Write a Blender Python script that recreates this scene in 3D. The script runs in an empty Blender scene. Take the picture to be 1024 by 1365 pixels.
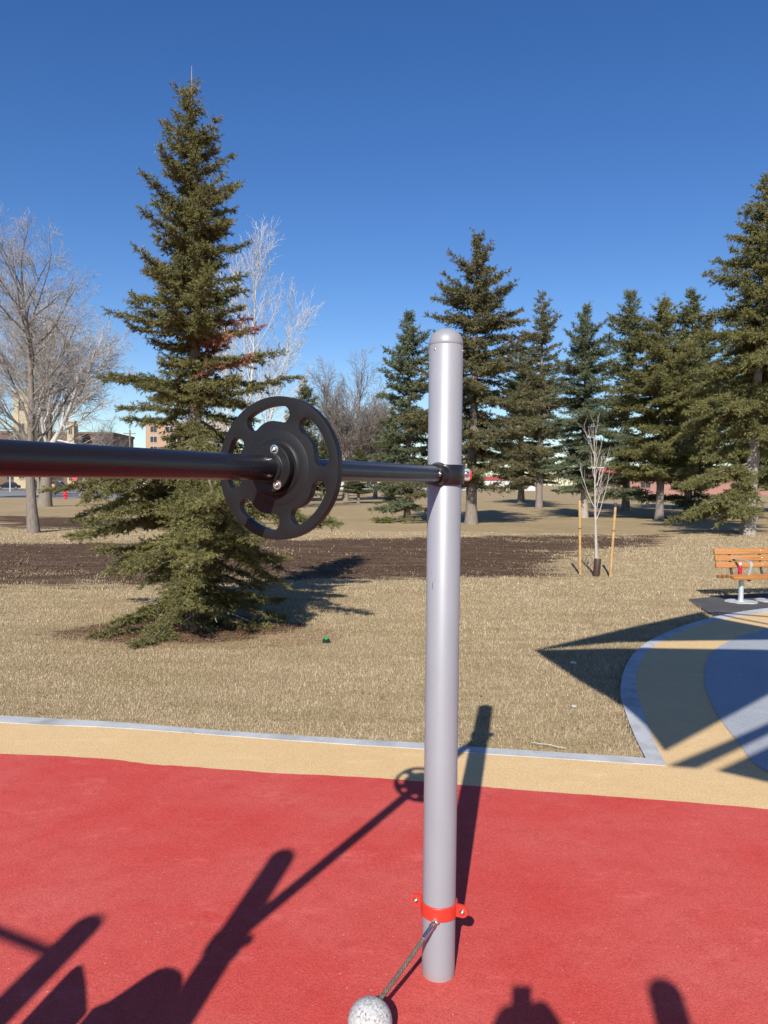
import bpy, bmesh, math, random
import numpy as np
from mathutils import Vector, Matrix
scene = bpy.context.scene
COL = scene.collection
R = math.radians

# ------------------------------------------------------------------ camera, sky, sun, exposure
CAM_H = 1.864
cam_d = bpy.data.cameras.new("camera")
cam_d.sensor_fit = 'VERTICAL'
cam_d.sensor_height = 36.0
cam_d.lens = 1022.6 / 1365.0 * 36.0
cam_d.clip_start = 0.02
cam_d.clip_end = 6000
cam = bpy.data.objects.new("camera", cam_d)
COL.objects.link(cam)
cam.matrix_world = (Matrix.Translation((0, 0, CAM_H)) @ Matrix.Rotation(R(90 - 2.13), 4, 'X')
                    @ Matrix.Rotation(R(0.556), 4, 'Z'))
scene.camera = cam

SUN_AZ, SUN_EL = 10.368, 33.8
SD = np.array([math.sin(R(SUN_AZ)), math.cos(R(SUN_AZ))])       # direction shadows fall
COT = 1.0 / math.tan(R(SUN_EL))
world = bpy.data.worlds.new("World")
scene.world = world
world.use_nodes = True
wn = world.node_tree.nodes
wl = world.node_tree.links
sky = wn.new("ShaderNodeTexSky")
sky.sky_type = 'NISHITA'
sky.sun_disc = False
sky.sun_elevation = R(SUN_EL)
sky.sun_rotation = R(180 + SUN_AZ)
sky.altitude = 250
sky.air_density = 1.0
sky.dust_density = 0.25
sky.ozone_density = 3.0
wn["Background"].inputs["Strength"].default_value = 0.087
hs = wn.new("ShaderNodeHueSaturation")           # the deep clear blue of a dry spring day
hs.inputs["Saturation"].default_value = 1.27
hs.inputs["Hue"].default_value = 0.512
wl.new(sky.outputs[0], hs.inputs["Color"])
wl.new(hs.outputs[0], wn["Background"].inputs["Color"])

sun_d = bpy.data.lights.new("sun", 'SUN')
sun_d.energy = 4.7
sun_d.angle = R(0.53)
sun_d.color = (1.0, 0.95, 0.87)
sun = bpy.data.objects.new("sun", sun_d)
COL.objects.link(sun)
sun.rotation_euler = Vector((SD[0] * math.cos(R(SUN_EL)), SD[1] * math.cos(R(SUN_EL)), -math.sin(R(SUN_EL)))).to_track_quat('-Z', 'Y').to_euler()
sun.location = (-3, -15, 14)

scene.view_settings.view_transform = 'Standard'
scene.view_settings.look = 'None'
scene.view_settings.exposure = 0.52
scene.view_settings.gamma = 1.0
scene.render.engine = 'CYCLES'
scene.cycles.use_denoising = True
scene.cycles.max_bounces = 6

# ------------------------------------------------------------------ helpers
def link(o, parent=None):
    COL.objects.link(o)
    if parent is not None:
        o.parent = parent
    return o

def tag(o, label=None, cat=None, group=None, kind=None):
    if label: o["label"] = label
    if cat: o["category"] = cat
    if group: o["group"] = group
    if kind: o["kind"] = kind
    return o

def empty(name, loc=(0, 0, 0), rz=0.0, label=None, cat=None, group=None, kind=None):
    o = bpy.data.objects.new(name, None)
    o.empty_display_size = 0.2
    o.location = loc
    o.rotation_euler = (0, 0, rz)
    COL.objects.link(o)
    return tag(o, label, cat, group, kind)

def copy_tree(o, parent=None):
    c = o.copy()
    COL.objects.link(c)
    if parent is not None:
        c.parent = parent
    for ch in o.children:
        copy_tree(ch, c)
    return c

def mesh_np(name, verts, faces, smooth=False):
    """verts (N,3); faces (M,k) one k per call"""
    verts = np.ascontiguousarray(verts, dtype=np.float32)
    faces = np.ascontiguousarray(faces, dtype=np.int32)
    me = bpy.data.meshes.new(name)
    me.vertices.add(len(verts))
    me.vertices.foreach_set("co", verts.ravel())
    k = faces.shape[1]
    me.loops.add(faces.size)
    me.loops.foreach_set("vertex_index", faces.ravel())
    me.polygons.add(len(faces))
    me.polygons.foreach_set("loop_start", np.arange(0, faces.size, k, dtype=np.int32))
    if smooth:
        me.polygons.foreach_set("use_smooth", np.ones(len(faces), dtype=bool))
    me.update(calc_edges=True)
    return me

def obj_me(name, me, mat=None, parent=None):
    o = bpy.data.objects.new(name, me)
    if mat is not None and not me.materials:
        me.materials.append(mat)
    return link(o, parent)

def obj_bm(name, bm, mat=None, parent=None, smooth=False, angle=None):
    me = bpy.data.meshes.new(name)
    bmesh.ops.recalc_face_normals(bm, faces=bm.faces[:])
    if smooth:
        for f in bm.faces: f.smooth = True
        if angle:
            for e in bm.edges:
                if len(e.link_faces) == 2 and e.calc_face_angle(0) > angle:
                    e.smooth = False
    bm.to_mesh(me)
    bm.free()
    return obj_me(name, me, mat, parent)

def bm_box(bm, size, loc=(0, 0, 0), rot=None, bevel=0.0, seg=2):
    t = bmesh.new()
    bmesh.ops.create_cube(t, size=1)
    for v in t.verts:
        v.co = Vector((v.co.x * size[0], v.co.y * size[1], v.co.z * size[2]))
    if bevel > 0:
        bmesh.ops.bevel(t, geom=t.edges[:], offset=bevel, segments=seg, profile=0.5, affect='EDGES')
    M = Matrix.Translation(loc) @ (rot.to_4x4() if rot is not None else Matrix())
    t.transform(M)
    me = bpy.data.meshes.new("t"); t.to_mesh(me); t.free()
    bm.from_mesh(me); bpy.data.meshes.remove(me)

def bm_lathe(bm, prof, seg=32, M=None, cap0=False, cap1=False):
    """prof list of (r,z)"""
    rings = []
    for r, z in prof:
        if r < 1e-6:
            rings.append([bm.verts.new((0, 0, z))])
        else:
            rings.append([bm.verts.new((r * math.cos(2 * math.pi * i / seg), r * math.sin(2 * math.pi * i / seg), z)) for i in range(seg)])
    for a, b in zip(rings[:-1], rings[1:]):
        for i in range(seg):
            j = (i + 1) % seg
            if len(a) == 1 and len(b) == 1: continue
            if len(a) == 1: bm.faces.new((a[0], b[i], b[j]))
            elif len(b) == 1: bm.faces.new((a[i], a[j], b[0]))
            else: bm.faces.new((a[i], a[j], b[j], b[i]))
    if cap0 and len(rings[0]) > 1: bm.faces.new(rings[0][::-1])
    if cap1 and len(rings[-1]) > 1: bm.faces.new(rings[-1])
    if M is not None:
        vs = [v for r in rings for v in r]
        bmesh.ops.transform(bm, matrix=M, verts=vs)

def frame_z(d, origin=(0, 0, 0)):
    """matrix whose local z runs along d"""
    return Matrix.Translation(origin) @ Vector(d).to_track_quat('Z', 'Y').to_matrix().to_4x4()

def catmull(pts, n=6):
    P = [np.array(q, float) for q in pts]
    out = []
    for i in range(len(P) - 1):
        p0 = P[max(i - 1, 0)]; p1 = P[i]; p2 = P[i + 1]; p3 = P[min(i + 2, len(P) - 1)]
        for k in range(n):
            t = k / n
            out.append(0.5 * ((2 * p1) + (-p0 + p2) * t + (2 * p0 - 5 * p1 + 4 * p2 - p3) * t * t + (-p0 + 3 * p1 - 3 * p2 + p3) * t ** 3))
    out.append(P[-1])
    return [tuple(q) for q in out]

def tubes(P, Rr, k=4):
    """P (B,n,3), Rr (B,n) -> verts, quads"""
    B, n, _ = P.shape
    T = np.gradient(P, axis=1)
    T /= np.linalg.norm(T, axis=2, keepdims=True) + 1e-9
    ref = np.zeros_like(T); ref[..., 0] = 1
    m = np.abs(T[..., 0]) > 0.8
    ref[m] = (0, 1, 0)
    U = np.cross(T, ref); U /= np.linalg.norm(U, axis=2, keepdims=True) + 1e-9
    V = np.cross(T, U)
    a = np.arange(k) * 2 * np.pi / k
    ring = U[:, :, None, :] * np.cos(a)[None, None, :, None] + V[:, :, None, :] * np.sin(a)[None, None, :, None]
    verts = P[:, :, None, :] + ring * Rr[:, :, None, None]
    idx = np.arange(B * n * k).reshape(B, n, k)
    a0 = idx[:, :-1, :]; a1 = np.roll(a0, -1, axis=2)
    b0 = idx[:, 1:, :]; b1 = np.roll(b0, -1, axis=2)
    q = np.stack([a0, a1, b1, b0], axis=-1).reshape(-1, 4)
    return verts.reshape(-1, 3), q

def join_np(parts):
    vs, fs, o = [], [], 0
    for v, f in parts:
        vs.append(v); fs.append(f + o); o += len(v)
    return np.concatenate(vs), np.concatenate(fs)

def vnoise(x, y, seed=0):
    """smooth value noise in numpy"""
    xi = np.floor(x).astype(np.int64); yi = np.floor(y).astype(np.int64)
    fx = x - xi; fy = y - yi
    fx = fx * fx * (3 - 2 * fx); fy = fy * fy * (3 - 2 * fy)
    def h(a, b):
        n = (a * 374761393 + b * 668265263 + seed * 1442695041) & 0x7fffffff
        n = ((n ^ (n >> 13)) * 1274126177) & 0x7fffffff
        return ((n ^ (n >> 16)) & 0xffff) / 65535.0
    return (h(xi, yi) * (1 - fx) + h(xi + 1, yi) * fx) * (1 - fy) + (h(xi, yi + 1) * (1 - fx) + h(xi + 1, yi + 1) * fx) * fy

def fbm(x, y, seed=0, oct=4):
    s = 0; a = 0.5
    for i in range(oct):
        s = s + a * vnoise(x * 2 ** i, y * 2 ** i, seed + i); a *= 0.5
    return s

def inpoly(x, y, poly):
    c = np.zeros(np.shape(x), bool)
    n = len(poly); j = n - 1
    for i in range(n):
        xi, yi = poly[i]; xj, yj = poly[j]
        if yi != yj:
            c ^= ((yi > y) != (yj > y)) & (x < (xj - xi) * (y - yi) / (yj - yi) + xi)
        j = i
    return c

def distpoly(x, y, poly):
    d = np.full(np.shape(x), 1e9)
    n = len(poly)
    for i in range(n):
        ax, ay = poly[i]; bx, by = poly[(i + 1) % n]
        dx, dy = bx - ax, by - ay
        t = np.clip(((x - ax) * dx + (y - ay) * dy) / (dx * dx + dy * dy + 1e-12), 0, 1)
        d = np.minimum(d, np.hypot(x - ax - t * dx, y - ay - t * dy))
    return np.where(inpoly(x, y, poly), d, -d)

# ------------------------------------------------------------------ materials
class NT:
    def __init__(s, name):
        s.m = bpy.data.materials.new(name); s.m.use_nodes = True
        s.n = s.m.node_tree.nodes; s.l = s.m.node_tree.links
        s.b = s.n["Principled BSDF"]
    def new(s, t, **kw):
        nd = s.n.new(t)
        for k, v in kw.items():
            if k in nd.inputs: nd.inputs[k].default_value = v
            else: setattr(nd, k, v)
        return nd
    def coord(s, scale=1.0, kind='Object'):
        tc = s.new("ShaderNodeTexCoord")
        mp = s.new("ShaderNodeMapping")
        sc = scale if isinstance(scale, (tuple, list)) else (scale,) * 3
        mp.inputs["Scale"].default_value = sc
        s.l.new(tc.outputs[kind], mp.inputs[0])
        return mp.outputs[0]
    def noise(s, vec, scale, detail=4, rough=0.6, out=0):
        nd = s.new("ShaderNodeTexNoise", Scale=scale, Detail=detail, Roughness=rough)
        s.l.new(vec, nd.inputs["Vector"])
        return nd.outputs[out]
    def ramp(s, fac, stops):
        nd = s.new("ShaderNodeValToRGB")
        e = nd.color_ramp.elements
        while len(e) < len(stops): e.new(0.5)
        for el, (p, c) in zip(e, stops):
            el.position = p
            el.color = (*c, 1) if len(c) == 3 else c
        s.l.new(fac, nd.inputs[0])
        return nd.outputs[0]
    def mix(s, fac, a, b, mode='MIX'):
        nd = s.new("ShaderNodeMix", data_type='RGBA', blend_type=mode)
        for sock, v in ((nd.inputs[0], fac), (nd.inputs[6], a), (nd.inputs[7], b)):
            if hasattr(v, "is_linked") or isinstance(v, bpy.types.NodeSocket): s.l.new(v, sock)
            else: sock.default_value = (*v, 1) if isinstance(v, (tuple, list)) and len(v) == 3 else v
        return nd.outputs[2]
    def math(s, op, a, b=0.0):
        nd = s.new("ShaderNodeMath", operation=op)
        for sock, v in ((nd.inputs[0], a), (nd.inputs[1], b)):
            if isinstance(v, bpy.types.NodeSocket): s.l.new(v, sock)
            else: sock.default_value = v
        return nd.outputs[0]
    def col(s, out): s.l.new(out, s.b.inputs["Base Color"])
    def bump(s, h, strength=0.3, dist=0.01):
        nd = s.new("ShaderNodeBump", Strength=strength, Distance=dist)
        s.l.new(h, nd.inputs["Height"]); s.l.new(nd.outputs[0], s.b.inputs["Normal"])
        return nd
    def set(s, rough=None, metal=None, spec=None, coat=None):
        if rough is not None: s.b.inputs["Roughness"].default_value = rough
        if metal is not None: s.b.inputs["Metallic"].default_value = metal
        if spec is not None: s.b.inputs["Specular IOR Level"].default_value = spec
        if coat is not None: s.b.inputs["Coat Weight"].default_value = coat

def simple(name, c, rough=0.6, metal=0.0, var=0.12, scale=8.0, bump=0.0, bscale=60.0, spec=0.4, coat=None):
    t = NT(name); t.set(rough, metal, spec, coat)
    v = t.coord()
    n = t.noise(v, scale, 5)
    lo = tuple(x * (1 - var) for x in c); hi = tuple(min(1, x * (1 + var)) for x in c)
    t.col(t.ramp(n, [(0.3, lo), (0.7, hi)]))
    if bump: t.bump(t.noise(v, bscale, 3), bump, 0.005)
    return t.m

def rubber(name, c, fade, dark):
    t = NT(name); t.set(0.85, 0, 0.25)
    v = t.coord()
    big = t.noise(v, 1.1, 6, 0.6)
    med = t.noise(v, 9.0, 4, 0.6)
    grain = t.new("ShaderNodeTexVoronoi", Scale=260.0); t.l.new(v, grain.inputs["Vector"])
    gr = t.ramp(grain.outputs["Distance"], [(0.1, (1.06, 1.06, 1.06)), (0.75, (0.66, 0.66, 0.66))])
    g2 = t.ramp(t.noise(v, 85.0, 4, 0.8), [(0.30, (0.80, 0.80, 0.80)), (0.62, (1.12, 1.12, 1.12))])
    a = t.mix(t.ramp(big, [(0.36, (0, 0, 0)), (0.70, (1, 1, 1))]), c, fade)
    a = t.mix(t.ramp(med, [(0.5, (0, 0, 0)), (0.8, (0.55, 0.55, 0.55))]), a, dark)
    a = t.mix(1.0, a, gr, 'MULTIPLY')
    a = t.mix(1.0, a, g2, 'MULTIPLY')
    sc = t.ramp(t.noise(t.coord((0.8, 1.6, 1)), 2.6, 9, 0.78), [(0.56, (0, 0, 0)), (0.74, (0.42, 0.42, 0.42))])
    a = t.mix(sc, a, tuple(min(1, q * 1.05 + 0.10) for q in fade))
    # pale flecks worn into the binder
    fl = t.new("ShaderNodeTexVoronoi", Scale=34.0); t.l.new(v, fl.inputs["Vector"])
    f1 = t.math('LESS_THAN', fl.outputs["Distance"], 0.085)
    sep = t.new("ShaderNodeSeparateColor"); t.l.new(fl.outputs["Color"], sep.inputs[0])
    f2 = t.math('GREATER_THAN', sep.outputs[0], 0.80)
    f3 = t.math('GREATER_THAN', sep.outputs[1], 0.92)
    a = t.mix(t.math('MULTIPLY', t.math('MULTIPLY', f1, f2), 0.55), a, (0.75, 0.62, 0.55))
    a = t.mix(t.math('MULTIPLY', t.math('MULTIPLY', f1, f3), 0.8), a, (0.05, 0.03, 0.03))
    t.col(a)
    h = t.math('ADD', t.math('MULTIPLY', grain.outputs["Distance"], -0.6), t.noise(v, 90, 3))
    t.bump(h, 0.55, 0.004)
    return t.m

M_red = rubber("red_rubber", (0.66, 0.074, 0.060), (0.70, 0.130, 0.108), (0.56, 0.056, 0.050))
M_yellow = rubber("yellow_rubber", (0.82, 0.56, 0.275), (0.85, 0.60, 0.31), (0.75, 0.49, 0.23))
M_blue = rubber("grey_blue_rubber", (0.42, 0.44, 0.47), (0.46, 0.48, 0.51), (0.37, 0.39, 0.43))

def concrete():
    t = NT("pale_concrete"); t.set(0.85, 0, 0.3)
    v = t.coord()
    n = t.noise(v, 3.0, 8, 0.65); s = t.noise(v, 120, 3, 0.7)
    c = t.ramp(n, [(0.3, (0.31, 0.315, 0.315)), (0.5, (0.455, 0.465, 0.47)), (0.70, (0.54, 0.55, 0.55))])
    c = t.mix(1.0, c, t.ramp(s, [(0.35, (0.82, 0.82, 0.82)), (0.55, (1, 1, 1))]), 'MULTIPLY')
    t.col(c); t.bump(s, 0.3, 0.003)
    return t.m
M_conc = concrete()

def asphalt(name, c):
    t = NT(name); t.set(0.9, 0, 0.25)
    v = t.coord()
    s = t.noise(v, 140, 3, 0.7); n = t.noise(v, 1.3, 5)
    a = t.ramp(n, [(0.3, tuple(x * 0.8 for x in c)), (0.7, tuple(x * 1.2 for x in c))])
    a = t.mix(1.0, a, t.ramp(s, [(0.35, (0.7, 0.7, 0.7)), (0.62, (1.25, 1.25, 1.25))]), 'MULTIPLY')
    t.col(a); t.bump(s, 0.4, 0.004)
    return t.m
M_asph = asphalt("dark_asphalt", (0.085, 0.080, 0.082))
M_road = asphalt("worn_road_asphalt", (0.22, 0.22, 0.225))

def ground_mat():
    t = NT("dry_turf_and_soil"); t.set(0.95, 0, 0.1)
    v = t.coord()
    big = t.noise(v, 0.22, 5, 0.6); mid = t.noise(v, 2.2, 6, 0.65); fine = t.noise(v, 38, 4, 0.7)
    st = t.noise(t.coord((0.35, 1.6, 1)), 1.6, 5, 0.65)
    c = t.ramp(big, [(0.35, (0.37, 0.275, 0.155)), (0.65, (0.45, 0.345, 0.205))])
    c = t.mix(t.ramp(st, [(0.48, (0, 0, 0)), (0.72, (0.5, 0.5, 0.5))]), c, (0.25, 0.205, 0.095))
    c = t.mix(t.ramp(mid, [(0.42, (0, 0, 0)), (0.75, (0.5, 0.5, 0.5))]), c, (0.45, 0.345, 0.21))
    c = t.mix(1.0, c, t.ramp(fine, [(0.30, (0.5, 0.47, 0.42)), (0.62, (1.1, 1.1, 1.08))]), 'MULTIPLY')
    at = t.new("ShaderNodeAttribute", attribute_name="soil")
    edge = t.math('ADD', at.outputs["Fac"], t.math('MULTIPLY', t.math('SUBTRACT', t.noise(t.coord((0.6, 1.5, 1)), 0.9, 8, 0.75), 0.5), 3.8))
    edge = t.math('ADD', edge, t.math('MULTIPLY', t.math('SUBTRACT', fine, 0.5), 0.9))
    fac = t.ramp(edge, [(0.38, (0, 0, 0)), (0.62, (1, 1, 1))])
    sn = t.noise(v, 5, 6, 0.7)
    so = t.ramp(sn, [(0.3, (0.050, 0.030, 0.019)), (0.55, (0.108, 0.064, 0.038)), (0.8, (0.18, 0.118, 0.072))])
    so = t.mix(t.ramp(t.noise(t.coord((0.5, 2.0, 1)), 1.2, 6, 0.7), [(0.50, (0, 0, 0)), (0.70, (0.8, 0.8, 0.8))]), so, (0.22, 0.155, 0.10))
    t.col(t.mix(fac, c, so))
    t.bump(t.math('ADD', t.math('MULTIPLY', mid, 1.5), fine), 0.7, 0.03)
    return t.m
M_ground = ground_mat()

def grass_mat():
    t = NT("dry_grass_blades"); t.set(0.8, 0, 0.15)
    g = t.new("ShaderNodeNewGeometry")
    v = t.coord()
    c = t.ramp(g.outputs["Random Per Island"], [(0.0, (0.20, 0.145, 0.082)), (0.3, (0.38, 0.292, 0.178)), (0.7, (0.52, 0.412, 0.268)), (1.0, (0.70, 0.59, 0.425))])
    st = t.noise(t.coord((0.35, 1.6, 1)), 1.6, 5, 0.65)
    c = t.mix(t.ramp(st, [(0.45, (0, 0, 0)), (0.68, (0.55, 0.55, 0.55))]), c, (0.25, 0.205, 0.085))
    mat_ = t.noise(v, 0.75, 6, 0.65)
    c = t.mix(t.ramp(mat_, [(0.42, (0, 0, 0)), (0.66, (0.45, 0.45, 0.45))]), c, (0.30, 0.225, 0.135))
    gp = t.noise(v, 2.4, 5, 0.7)
    c = t.mix(t.ramp(gp, [(0.60, (0, 0, 0)), (0.78, (0.38, 0.38, 0.38))]), c, (0.20, 0.20, 0.075))
    t.col(c)
    return t.m
M_grass = grass_mat()

def metal_paint(name, c, rough, metal, flake=0.0, bump=0.06):
    t = NT(name); t.set(rough, metal, 0.5)
    v = t.coord()
    n = t.noise(v, 2.5, 6, 0.6); f = t.noise(v, 900, 2, 0.5)
    a = t.ramp(n, [(0.3, tuple(x * 0.96 for x in c)), (0.7, tuple(min(1, x * 1.03) for x in c))])
    a = t.mix(1.0, a, t.ramp(f, [(0.3, (1 - flake,) * 3), (0.7, (1 + flake,) * 3)]), 'MULTIPLY')
    t.col(a)
    sm = t.noise(v, 14, 6, 0.7)
    rr = t.new("ShaderNodeMapRange"); rr.inputs["To Min"].default_value = rough * 0.85; rr.inputs["To Max"].default_value = rough * 1.2
    t.l.new(sm, rr.inputs[0]); t.l.new(rr.outputs[0], t.b.inputs["Roughness"])
    t.bump(t.noise(v, 420, 2), bump, 0.001)
    return t.m
M_silver = metal_paint("silver_powder_coat", (0.282, 0.292, 0.322), 0.44, 0.12, 0.10)
def weather_post(m):
    """scratches and the dusty ring where the post enters the rubber"""
    nt = m.node_tree; n = nt.nodes; l = nt.links
    b = n["Principled BSDF"]; src = b.inputs["Base Color"].links[0].from_socket
    tc = n.new("ShaderNodeTexCoord")
    def mapped(scale):
        mp = n.new("ShaderNodeMapping"); mp.inputs["Scale"].default_value = scale
        l.new(tc.outputs["Object"], mp.inputs[0]); return mp.outputs[0]
    def noise(v, sc, d):
        t = n.new("ShaderNodeTexNoise"); t.inputs["Scale"].default_value = sc; t.inputs["Detail"].default_value = d
        l.new(v, t.inputs["Vector"]); return t.outputs[0]
    def ramp(f, a, c, top):
        r = n.new("ShaderNodeValToRGB"); e = r.color_ramp.elements
        e[0].position = a; e[0].color = (0, 0, 0, 1); e[1].position = c; e[1].color = (top, top, top, 1)
        l.new(f, r.inputs[0]); return r.outputs[0]
    def mix(f, a, c):
        x = n.new("ShaderNodeMix"); x.data_type = 'RGBA'
        l.new(f, x.inputs[0]); l.new(a, x.inputs[6]); x.inputs[7].default_value = (*c, 1); return x.outputs[2]
    scr = ramp(noise(mapped((90, 90, 7)), 1.0, 2), 0.745, 0.775, 0.85)
    out = mix(scr, src, (0.06, 0.06, 0.065))
    smu = ramp(noise(mapped((5, 5, 2.2)), 1.0, 7), 0.52, 0.78, 0.28)
    out = mix(smu, out, (0.20, 0.19, 0.185))
    sep = n.new("ShaderNodeSeparateXYZ"); l.new(tc.outputs["Object"], sep.inputs[0])
    ad = n.new("ShaderNodeMath"); ad.operation = 'MULTIPLY_ADD'; l.new(noise(mapped((22, 22, 12)), 1.0, 5), ad.inputs[0]); ad.inputs[1].default_value = 0.075; l.new(sep.outputs[2], ad.inputs[2])
    mr = n.new("ShaderNodeMapRange"); l.new(ad.outputs[0], mr.inputs[0])
    mr.inputs[1].default_value = 0.035; mr.inputs[2].default_value = 0.075; mr.inputs[3].default_value = 0.75; mr.inputs[4].default_value = 0.0
    out = mix(mr.outputs[0], out, (0.36, 0.19, 0.16))
    l.new(out, b.inputs["Base Color"])
weather_post(M_silver)
M_black = metal_paint("black_powder_coat", (0.012, 0.012, 0.015), 0.27, 0.0, 0.1, 0.012)
M_disc = metal_paint("black_moulded_plastic", (0.010, 0.010, 0.011), 0.45, 0.0, 0.1, 0.03)
for _m in (M_disc,): _m.node_tree.nodes["Principled BSDF"].inputs["Specular IOR Level"].default_value = 0.32
M_redpaint = metal_paint("red_powder_coat", (0.56, 0.038, 0.024), 0.4, 0.0, 0.03)
M_steel = metal_paint("stainless_steel", (0.68, 0.67, 0.65), 0.25, 1.0, 0.0)
M_rope = simple("grey_brown_rope", (0.12, 0.10, 0.08), 0.8, 0, 0.3, 60, 0.6, 300)
M_galv = metal_paint("galvanised_steel", (0.55, 0.60, 0.64), 0.45, 0.5, 0.1)

def granite():
    t = NT("speckled_grey_granite"); t.set(0.7, 0, 0.4)
    v = t.coord()
    n = t.noise(v, 110, 3, 0.75)
    t.col(t.ramp(n, [(0.34, (0.10, 0.10, 0.10)), (0.45, (0.36, 0.36, 0.355)), (0.62, (0.50, 0.50, 0.49)), (0.72, (0.72, 0.72, 0.70))]))
    t.bump(n, 0.25, 0.002)
    return t.m
M_granite = granite()

def wood(name, c):
    t = NT(name); t.set(0.55, 0, 0.35)
    v = t.coord((2.0, 30, 30))
    n = t.noise(v, 1.5, 5, 0.6)
    t.col(t.ramp(n, [(0.3, tuple(x * 0.7 for x in c)), (0.7, tuple(x * 1.15 for x in c))]))
    t.bump(n, 0.15, 0.002)
    return t.m
M_bench = wood("orange_stained_wood", (0.40, 0.175, 0.055))
M_stake = simple("pale_stake_wood", (0.42, 0.26, 0.11), 0.75, 0, 0.25, 10, 0.3)

def needles(name, a, b, d):
    t = NT(name); t.set(0.6, 0, 0.25)
    g = t.new("ShaderNodeNewGeometry"); v = t.coord()
    n = t.noise(v, 1.6, 4, 0.6)
    c = t.mix(t.ramp(n, [(0.35, (0, 0, 0)), (0.65, (1, 1, 1))]), a, b)
    c = t.mix(t.ramp(g.outputs["Random Per Island"], [(0.55, (0, 0, 0)), (1.0, (0.7, 0.7, 0.7))]), c, d)
    t.col(c)
    tr = t.new("ShaderNodeBsdfTranslucent"); t.l.new(c, tr.inputs[0])
    ms = t.new("ShaderNodeMixShader"); ms.inputs[0].default_value = 0.16
    t.l.new(t.b.outputs[0], ms.inputs[1]); t.l.new(tr.outputs[0], ms.inputs[2])
    t.l.new(ms.outputs[0], t.n["Material Output"].inputs[0])
    return t.m
M_needle = needles("spruce_needles", (0.080, 0.096, 0.040), (0.140, 0.150, 0.064), (0.22, 0.20, 0.095))
M_needle_olive = needles("olive_spruce_needles", (0.105, 0.110, 0.036), (0.185, 0.176, 0.060), (0.28, 0.245, 0.11))
M_needle_blue = needles("blue_green_spruce_needles", (0.085, 0.110, 0.060), (0.145, 0.168, 0.095), (0.22, 0.23, 0.13))
M_needle_cone = needles("brown_tipped_spruce_needles", (0.085, 0.095, 0.042), (0.140, 0.138, 0.064), (0.33, 0.22, 0.12))
M_dead = needles("dead_red_needles", (0.27, 0.105, 0.07), (0.34, 0.15, 0.10), (0.38, 0.22, 0.14))
def bark(name, c, var=0.4, sc=(14, 14, 3)):
    t = NT(name); t.set(0.9, 0, 0.15)
    n = t.noise(t.coord(sc), 1.6, 7, 0.7)
    t.col(t.ramp(n, [(0.3, tuple(x * (1 - var) for x in c)), (0.5, c), (0.72, tuple(min(1, x * (1 + var)) for x in c))]))
    t.bump(n, 0.9, 0.03)
    return t.m
M_bark_spruce = bark("grey_brown_spruce_bark", (0.20, 0.165, 0.135))
M_bark_pale = bark("pale_spruce_bark", (0.33, 0.29, 0.25))
M_bark_grey = bark("grey_bark", (0.21, 0.175, 0.15))
M_bark_elm = bark("furrowed_grey_brown_bark", (0.21, 0.175, 0.14))
M_twig = bark("grey_brown_twigs", (0.36, 0.325, 0.30), 0.2)
M_twig_dark = bark("brown_twigs", (0.21, 0.18, 0.16), 0.2)
M_birch = bark("chalky_white_bark", (0.52, 0.50, 0.47), 0.25)
M_sapling = bark("pale_sapling_bark", (0.42, 0.365, 0.325), 0.2)
M_guard = simple("dark_brown_plastic_guard", (0.055, 0.030, 0.024), 0.5)
M_purple = simple("dark_purple_paint", (0.06, 0.03, 0.07), 0.6)
M_tie = simple("black_tie_cord", (0.04, 0.04, 0.04), 0.7)
M_litter = simple("fallen_needles", (0.36, 0.21, 0.11), 0.9, 0, 0.3, 30)

# ------------------------------------------------------------------ ground, rubber surfaces, kerbs
RED_EDGE = [(-9.0, 5.75), (-5.0, 5.36), (-2.6, 5.15), (-2.06, 5.10), (-1.8, 5.06), (-1.52, 4.98), (-1.22, 4.94), (-0.76, 4.86), (-0.28, 4.81), (0.05, 4.77), (0.52, 4.68), (0.88, 4.61), (1.32, 4.54), (1.74, 4.47), (2.24, 4.37), (4.0, 4.0), (7.0, 3.2), (11.0, 1.8)]
KERB_IN = [(-9.0, 6.95), (-5.0, 6.20), (-2.95, 5.83), (-2.04, 5.73), (-1.15, 5.57), (-0.32, 5.42), (0.27, 5.33), (0.73, 5.24), (1.23, 5.16), (1.90, 5.05)]
KERB_OUT = [(-9.0, 7.12), (-5.0, 6.37), (-3.02, 6.00), (-2.09, 5.87), (-1.23, 5.69), (-0.32, 5.54), (0.27, 5.45), (0.75, 5.36), (1.26, 5.28), (1.81, 5.19)]
PLAZA_OUT = [(1.81, 5.19), (1.86, 5.51), (1.96, 6.04), (2.12, 6.75), (2.31, 7.34), (2.55, 7.95), (2.87, 8.62), (3.32, 9.33), (3.93, 10.10), (4.70, 10.88), (5.35, 11.40), (6.0, 11.80), (7.2, 12.35), (8.8, 12.60), (10.6, 12.2), (12.2, 10.9), (13.0, 8.9), (13.0, 6.5)]
PLAZA_IN = [(1.90, 5.05), (2.00, 5.59), (2.14, 6.2), (2.33, 6.98), (2.51, 7.52), (2.77, 8.15), (3.12, 8.82), (3.60, 9.50), (4.15, 10.16), (4.85, 10.80), (5.45, 11.22), (6.1, 11.58), (7.25, 12.10), (8.8, 12.33), (10.4, 11.97), (11.95, 10.75), (12.7, 8.85), (12.7, 6.5)]
BLUE_EDGE = [(2.95, 4.35), (2.53, 4.95), (2.60, 5.53), (2.74, 6.20), (2.95, 6.91), (3.16, 7.46), (3.39, 7.98), (3.74, 8.62), (4.27, 9.30), (4.80, 9.80), (5.5, 10.3), (6.6, 10.8), (8.4, 11.0), (10.1, 10.5), (11.2, 9.2), (11.4, 7.3), (10.6, 5.4), (9.0, 4.0), (7.0, 3.6), (5.0, 3.65), (3.7, 3.9), (2.95, 4.35)]
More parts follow.
